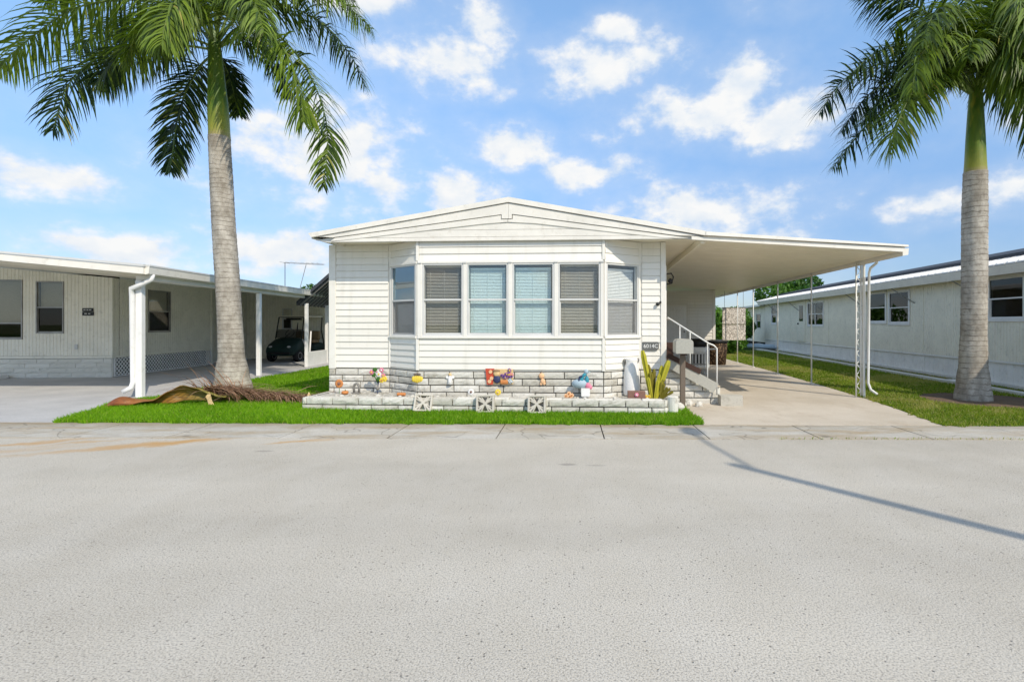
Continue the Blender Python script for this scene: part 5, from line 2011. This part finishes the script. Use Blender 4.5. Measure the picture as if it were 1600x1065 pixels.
def sec(y, w, z0, z1, n=14, pw=.45):
    out = []
    for k in range(n):
        a = 2 * math.pi * k / n
        c, s_ = math.cos(a), math.sin(a)
        out.append((w * math.copysign(abs(c) ** pw, c), y, (z0 + z1) / 2 + (z1 - z0) / 2 * math.copysign(abs(s_) ** pw, s_)))
    return out


loft([sec(-1.22, .40, .30, .48), sec(-1.16, .54, .24, .58), sec(-.95, .60, .22, .74), sec(-.68, .60, .22, .88), sec(-.52, .58, .24, .92), sec(-.46, .56, .26, .90)], 'cowl', 'dgreen', GC)
loft([sec(-.55, .56, .22, .32), sec(.25, .56, .22, .32)], 'floor', 'black', GC)
loft([sec(.18, .56, .24, .62), sec(.30, .60, .24, .66), sec(.75, .60, .26, .70), sec(1.05, .58, .32, .66), sec(1.2, .5, .40, .56)], 'rear_body', 'dgreen', GC)
MB().cbox(-.52, .52, .22, .68, .68, .80, .03).build('seat', M['tan'], GC)
MB().cbox(-.52, .52, .66, .76, .80, 1.16, .03).build('seat_back', M['tan'], GC)
MB().cbox(-.56, .56, -.42, .95, 1.72, 1.77, .02).build('canopy', M['cream_wall'], GC)
b = MB()
for s_ in (-1, 1):
    b.tube([(.53 * s_, -.60, .86), (.51 * s_, -.40, 1.72)], .022, 6)
    b.tube([(.53 * s_, .98, .62), (.52 * s_, .80, 1.2), (.51 * s_, .88, 1.72)], .022, 6)
b.tube([(-.5, -.41, 1.71), (.5, -.41, 1.71)], .018, 5).tube([(-.52, -.53, 1.22), (.52, -.53, 1.22)], .014, 5)
b.build('roof_strut', M['black'], GC, smooth=True)
MB().box(-.51, .51, -.575, -.565, .90, 1.20).xf(Matrix.Identity(4)).build('windshield', M['glass_dark'], GC)
b = MB().tube([(-.25, -.45, .9), (-.25, -.12, 1.08)], .02, 6)
ring_ = [(-.25 + .17 * math.cos(2 * math.pi * k / 14), -.12 + .08 * math.sin(2 * math.pi * k / 14), 1.08 + .15 * math.sin(2 * math.pi * k / 14)) for k in range(15)]
b.tube(ring_, .016, 6, cap=False)
b.build('steering_wheel', M['black'], GC, smooth=True)
MB().cbox(-.3, .3, -.30, -.2, 1.60, 1.68, .01).build('mirror', M['black'], GC)
for s_ in (-1, 1):
    MB().ball((.36 * s_, -1.14, .56), .07, (1.2, .5, .8)).build('headlight', M['chrome'], GC, smooth=True)
    for y in (-.82, .80):
        ty = MB().lathe([(.12, -.09), (.20, -.09), (.225, -.05), (.225, .05), (.20, .09), (.12, .09)], 20).xf(Matrix.Translation((.52 * s_, y, .225)) @ Matrix.Rotation(R(90), 4, 'Y'))
        w_ = ty.build('wheel', M['rubber'], GC, smooth=True)
        MB().lathe([(.02, -.07), (.10, -.085), (.125, -.094), (.125, .094), (.10, .085), (.02, .07)], 16).xf(Matrix.Translation((.52 * s_, y, .225)) @ Matrix.Rotation(R(90), 4, 'Y')).build('rim', M['chrome'], w_)
MB().tube([(.58, -.62, .86), (.60, -.42, .5), (.60, -.2, .30), (.60, .2, .28)], .018, 6).build('side_trim', M['chrome'], GC, smooth=True)
MB().cbox(-.46, .46, -1.25, -1.20, .30, .38, .02).build('bumper', M['black'], GC)

# ================================================================ right mobile home
HR = thing('mobile_home', 'cream neighbouring mobile home with white skirting and metal roof behind the second palm', 'mobile home', (RIGHT.o[0], RIGHT.o[1], 0), RIGHT.rz)
# local: wall plane x = 0 facing -x, runs along y from -7 to 20


def r_panel(y0, y1, z0, z1, mat='cream_wall', name='wall_panel', x=0.0, holes=(), pitch=.10):
    ys = sorted({y0, y1} | {h[0] for h in holes} | {h[1] for h in holes})
    for a, c in zip(ys[:-1], ys[1:]):
        hs = [h for h in holes if h[0] <= a + 1e-6 and h[1] >= c - 1e-6]
        for s0, s1 in ([(z0, hs[0][2]), (hs[0][3], z1)] if hs else [(z0, z1)]):
            if s1 - s0 > .02:
                ribbed(0, c - a, s0, s1, pitch).build(name, M[mat], HR, (x, c, 0), (0, 0, R(-90)))


RZ0, RZT = .66, 2.93
rh = [(-3.9, -1.62, 1.72, 2.76), (1.98, 3.18, 1.62, 2.70), (3.42, 4.66, 1.66, 2.74), (8.84, 10.72, 1.52, 2.64), (15.6, 16.5, 1.62, 2.72)]
cuts = [-7.5, -4.2, 1.2, 5.4, 8.3, 13.2, 17.9]
for a, c in zip(cuts[:-1], cuts[1:]):
    hs = [h for h in rh if h[0] >= a - .01 and h[1] <= c + .01]
    r_panel(a + .012, c - .012, RZ0, RZT, holes=hs)
    MB().box(-.012, .02, c - .014, c + .014, RZ0, RZT).build('batten', M['cream_wall'], HR)
r_panel(17.92, 24, .4, 2.75, x=.12, holes=[(19.2, 20.2, 1.3, 2.3)])
for a, c in zip(cuts[:-1], cuts[1:]):
    r_panel(a + .006, c - .006, .10, RZ0 - .05, 'skirt_white', 'skirting_panel', x=.03, pitch=.22)
MB().cbox(-.012, .05, -7.5, 17.9, RZ0 - .05, RZ0 - .003, .006).build('base_trim', M['skirt_white'], HR)
MB().box(.28, .32, -7.5, 24, .0, 2.9).build('dark_room_sheet', M['dark'], HR)  # near-black sheet stands for the unlit rooms along this wall
MB().box(-.10, .20, -7.5, 17.9, -.02, .095).build('footing', M['block'], HR)
KR = dict(upper='glass_dark', lower='glass_dark')
rl = ('large dark window beside the palm trunk', 'dark sliding window nearest the carport post', 'dark sliding window second along the wall', 'four pane window beside the door', 'narrow window near the far end')
for h, lb in zip(rh, rl):
    f = window(HR, (-.005, h[1], 0), R(-90), h[1] - h[0], h[2], h[3], KR, frame_mat='white_paint', label=lb)
    b = MB()
    w = h[1] - h[0]
    b.box(-.06, -.001, -.022, .0, h[2] - .06, h[3] + .06)
    b.box(w + .001, w + .06, -.022, .0, h[2] - .06, h[3] + .06)
    b.box(-.001, w + .001, -.022, .0, h[3] + .001, h[3] + .06)
    b.box(-.001, w + .001, -.022, .0, h[2] - .06, h[2] - .001)
    b.build('casing', M['white_paint'], f)
    if w > 1.5:
        MB().box(w / 2 - .025, w / 2 + .025, -.016, .03, h[2] + .032, h[3] - .032).build('mullion', M['white_paint'], f)
window(HR, (.115, 20.2, 0), R(-90), 1.0, 1.3, 2.3, KR, frame_mat='alum', label='small window on the far stepped wall')
# door
b = MB().cbox(-.03, -.002, 11.05, 12.05, .68, 2.78, .006)
b.cbox(-.042, -.031, 11.12, 11.98, .74, 1.55, .004)
dr = b.build('door', M['cream_wall'], HR)
MB().box(-.048, -.0305, 11.3, 11.8, 1.75, 2.55).build('pane', M['glass_dark'], dr)
MB().ball((-.06, 11.93, 1.62), .045).build('handle', M['black'], dr, smooth=True)
MB().cbox(-.022, -.001, 12.055, 12.11, .66, 2.84, .004).cbox(-.022, -.001, 10.99, 11.045, .66, 2.84, .004).build('door_frame', M['grey_wall'], HR)
# eave gutter, metal pan roof, dark roofing
MB().prism([(-.40, 2.80), (-.46, 3.02), (-.34, 3.03), (-.30, 2.80)], -7.5, 18).build('roof_gutter', M['fascia'], HR)
MB().prism([(-.30, 2.93), (.30, 2.93), (.30, 2.945), (-.30, 2.945)], -7.5, 18).build('soffit', M['soffit'], HR)
pn = MB()
i = 0
y = -7.5
while y < 18:
    pn.prism([(-.44, 3.032), (1.1, 3.36), (1.1, 3.40), (-.44, 3.062)], y, y + .30)
    pn.prism([(-.40, 3.066), (1.1, 3.395), (1.1, 3.46), (-.38, 3.10)], y + .30, y + .335)
    y += .34
o = pn.build('roof_panel', M['white_paint'], HR)
o['kind'] = 'stuff'
MB().prism([(.9, 3.50), (4.0, 4.15), (7.5, 3.2), (7.5, 2.9), (.9, 3.30)], -7.5, 18).build('roof', M['roofing'], HR)
MB().prism([(.0, 2.74), (-.3, 2.74), (-.3, 2.86), (3, 3.1), (3, 3.0)], 18.05, 24).build('rear_roof', M['white_paint'], HR)
MB().box(.34, 7.2, -7.5, -7.4, 0, 2.9).build('end_wall', M['cream_wall'], HR)
# awning struts left on the wall
for y in (-.9, 2.2, 5.6, 9.6, 12.4, 16.0):
    MB().tube([(-.40, y + .25, 2.86), (-.015, y - .55, 2.28)], .018, 5).build('awning_strut', M['steel'], HR)


def right_pt(x, y, z=0):
    return Vector((RIGHT.o[0] + RIGHT.ex[0] * x + RIGHT.ey[0] * y, RIGHT.o[1] + RIGHT.ex[1] * x + RIGHT.ey[1] * y, z))


# edging strip, dirt under the skirting, slab at the palm
dirt = MB().slab([(right_pt(-.75, -7.5))[:2], (right_pt(-.12, -7.5))[:2], (right_pt(-.12, 18))[:2], (right_pt(-.75, 18))[:2]], -.1, .035).build('dirt_strip', M['mulch'])
setting(dirt)
ed = thing('garden_edging', 'long low concrete edging strip along the cream mobile home', 'edging', right_pt(0, 0), RIGHT.rz)
y = -7.4
while y < 17:
    MB().cbox(-.95, -.80, y, y + 1.15, -.02, .11, .012).build('edging_block', M['block'], ed)
    y += 1.17
t = MB().cbox(-.5, .5, -.22, .22, 0, .07, .01).build('paving_slab', M['white_paint'], None, right_pt(-.55, -1.5, .02), (0, 0, RIGHT.rz + R(90)))
tag(t, 'pale slab lying on the ground behind the palm trunk', 'paving slab')
k = MB()
secs = []
for i in range(13):
    u = i / 12
    w = .36 * math.sin(math.pi * min(.999, max(.001, u))) ** .6 + .01
    secs.append([(x_ * w, -1.5 + 3.0 * u, .12 + z_ * .22 * (1 if w > .1 else .3)) for x_, z_ in ((-1, 0), (-.6, .8), (0, 1), (.6, .8), (1, 0), (0, -.3))])
t = thing('kayak', 'pale blue upturned kayak on the grass by the far wall', 'kayak', right_pt(-.75, 16.6, .04), RIGHT.rz + R(25))
loft(secs, 'hull', 'bluegrey', t)
MB().tube([(0, -1.45, .22), (0, 0, .36), (0, 1.45, .22)], .02, 5).build('keel', M['white'], t, smooth=True)

# ---------------------------------------------------------------- under the carport: bin, grill, screens
CP = lambda x, y, z=0: main_pt(x, y, z)
t = thing('waste_bin', 'brown wicker-look bin with dark lid at the carport drive edge', 'bin', CP(10.05, 10.3, .014), MAIN.rz)
MB().lathe([(.34, 0), (.37, .4), (.40, .86)], 22).build('body', M['wicker'], t, smooth=True)
MB().lathe([(.43, .86), (.43, .93), (.2, .97)], 22).build('lid', M['black'], t, smooth=False)
t = thing('barbecue_grill', 'black barbecue grill on a wire cart behind the handrail', 'grill', CP(8.55, 6.4, .014), MAIN.rz)
b = MB()
for x in (-.28, .28):
    for y in (-.18, .18):
        b.tube([(x, y, 0), (x, y, .62)], .016, 6)
b.build('leg', M['white'], t)
for z in (.12, .3):
    MB().box(-.28, .28, -.18, .18, z, z + .02).build('shelf', M['steel'], t)
loft([sec(-.22, .30, .64, .86), sec(.22, .30, .64, .86)], 'firebox', 'white', t)
loft([sec(-.2, .26, .84, 1.12), sec(.2, .26, .84, 1.12)], 'lid', 'black', t)
MB().box(.34, .62, -.16, .16, .78, .81).build('side_table', M['white'], t)
t = thing('storage_box', 'white storage box standing beside the wicker bin', 'box', CP(9.1, 8.9, .014), MAIN.rz)
MB().cbox(-.32, .32, -.28, .28, 0, .78, .03).build('body', M['white_paint'], t)
MB().cbox(-.34, .34, -.30, .30, .785, .86, .02).build('lid', M['steel'], t)
for k_ in range(5):
    MB().box(-.26 + k_ * .12, -.21 + k_ * .12, -.288, -.281, .1, .6).build('vent', M['dark'], t)
t = thing('privacy_screen', 'hanging pebble-patterned privacy screen in two panels near the far carport posts', 'screen', CP(11.08, 11.75, 0), MAIN.rz + R(6))
MB().cbox(-.49, .49, -.02, .02, 1.60, 2.26, .006).build('upper_panel', M['pebble'], t)
MB().cbox(-.49, .49, -.02, .02, .92, 1.56, .006).build('lower_panel', M['pebble'], t)
MB().tube([(-.51, 0, 2.28), (.51, 0, 2.28)], .018, 6).tube([(-.51, 0, 1.58), (.51, 0, 1.58)], .015, 6).tube([(-.4, 0, 2.28), (-.4, 0, 2.98)], .008, 5).tube([(.4, 0, 2.28), (.4, 0, 2.98)], .008, 5).build('rail', M['wood'], t)

# ================================================================ street light behind the viewpoint (its shadow crosses the road)
LPH = 8.0
tip = Vector((1.86, 5.84, 0))
hs = LPH / math.tan(R(SUN_EL))
base = tip - Vector((sd.x, sd.y, 0)).normalized() * hs
t = thing('street_lamp', 'tall street lamp pole with a curved arm standing beside the road', 'street lamp', (base.x, base.y, 0))
MB().tube([(0, 0, 0), (0, 0, LPH)], [.10, .065], 14).build('pole', M['steel'], t, smooth=True)
MB().tube([(0, 0, LPH - .25), (.03, .35, LPH - .12), (.0, .9, LPH - .02), (-.03, 1.55, LPH + .05)], .03, 8).build('arm', M['steel'], t, smooth=True)
MB().ball((-.03, 1.75, LPH + .03), .2, (.8, 1.5, .4), 12, 8).build('lamp_head', M['alum'], t, smooth=True)

# ================================================================ background trees and hedges
def leaf_cloud(name, parent, centres, n, size, mat, seed, tint0=.35):
    r = np.random.RandomState(seed)
    cs = np.array([c[:3] for c in centres])
    rs = np.array([c[3] for c in centres])
    idx = r.choice(len(cs), n, p=rs ** 2 / (rs ** 2).sum())
    d = r.normal(0, 1, (n, 3))
    d /= np.linalg.norm(d, axis=1)[:, None]
    rad = rs[idx] * r.uniform(.55, 1.05, n) ** .6
    P = cs[idx] + d * rad[:, None] * np.array([1, 1, .75])
    nrm = d + r.normal(0, .7, (n, 3))
    nrm /= np.linalg.norm(nrm, axis=1)[:, None]
    a = np.cross(nrm, r.normal(0, 1, (n, 3)))
    a /= np.linalg.norm(a, axis=1)[:, None]
    b = np.cross(nrm, a)
    s_ = size * r.uniform(.6, 1.4, n)[:, None]
    V = np.stack([P - a * s_, P - b * s_ * .45, P + a * s_, P + b * s_ * .45], 1).reshape(-1, 3)
    me = bpy.data.meshes.new(name)
    me.from_pydata(V.tolist(), [], np.arange(n * 4).reshape(-1, 4).tolist())
    me.materials.append(mat)
    tint = np.clip(tint0 + r.normal(0, .2, n) + (r.uniform(-.25, .25, len(cs)))[idx], 0, 1)
    me.attributes.new('tint', 'FLOAT', 'POINT').data.foreach_set('value', np.repeat(tint, 4).astype(np.float32))
    return link(name, me, parent)


def tree(x, y, h, r, seed, label, n=5000, size=.16):
    rr = random.Random(seed)
    t = thing('tree', label, 'tree', (x, y, -.08), 0)
    b = MB().tube([(0, 0, 0), (.1, 0, h * .3), (.05, .1, h * .55)], [r * .09, r * .07, r * .05], 8)
    cs = []
    for k in range(11):
        a = rr.uniform(0, 6.28)
        q = rr.uniform(.2, .85) * r
        c = (math.cos(a) * q, math.sin(a) * q, h - r * .75 + rr.uniform(-.45, .45) * r, r * rr.uniform(.3, .5))
        cs.append(c)
        b.tube([(.05, .05, h * .45), (c[0] * .6, c[1] * .6, (h * .45 + c[2]) / 2), c[:3]], [r * .045, r * .03, r * .015], 5)
    b.build('trunk', M['bark'], t, smooth=True)
    leaf_cloud('crown', t, cs, n, size, M['tree_leaf'], seed)
    return t


tree(19.8, 46, 6.3, 3.3, 1, 'leafy green tree rising behind the cream mobile home', 9000, .17)
tree(-20.2, 42, 5.4, 2.4, 2, 'green tree top just showing behind the steep dark porch roof', 4000)
tree(15.5, 62, 4.6, 2.0, 4, 'low distant tree beyond the far end of the carport', 3000)
def bush(x, y, w, h, seed, label, n=3500):
    rr = random.Random(seed)
    t = thing('shrub', label, 'shrub', (x, y, 0))
    cs = [(rr.uniform(-w, w) * .7, rr.uniform(-w, w) * .5, h * rr.uniform(.25, .75), h * .32) for _ in range(9)]
    b = MB()
    for c in cs[:5]:
        b.tube([(0, 0, 0), (c[0] * .5, c[1] * .5, c[2] * .5), c[:3]], [.04, .03, .012], 5)
    b.build('stem', M['bark'], t)
    leaf_cloud('foliage', t, cs, n, .12, M['tree_leaf'], seed, .6)
bush(8.3, 27.5, 1.1, 2.7, 5, 'bright green shrub behind the corner of the carport storage room', 5000)
bush(10.6, 33, 1.4, 2.2, 6, 'green shrub behind the pebble patterned screen')
hd = leaf_cloud('hedge', None, [(x, 70 + math.sin(x) * 2, 1.0 + .4 * math.sin(x * 1.7), 1.6) for x in range(-60, 70, 2)], 16000, .35, M['tree_leaf'], 9, .3)
hd['kind'] = 'stuff'
hd['label'] = 'distant green hedge line closing the horizon'
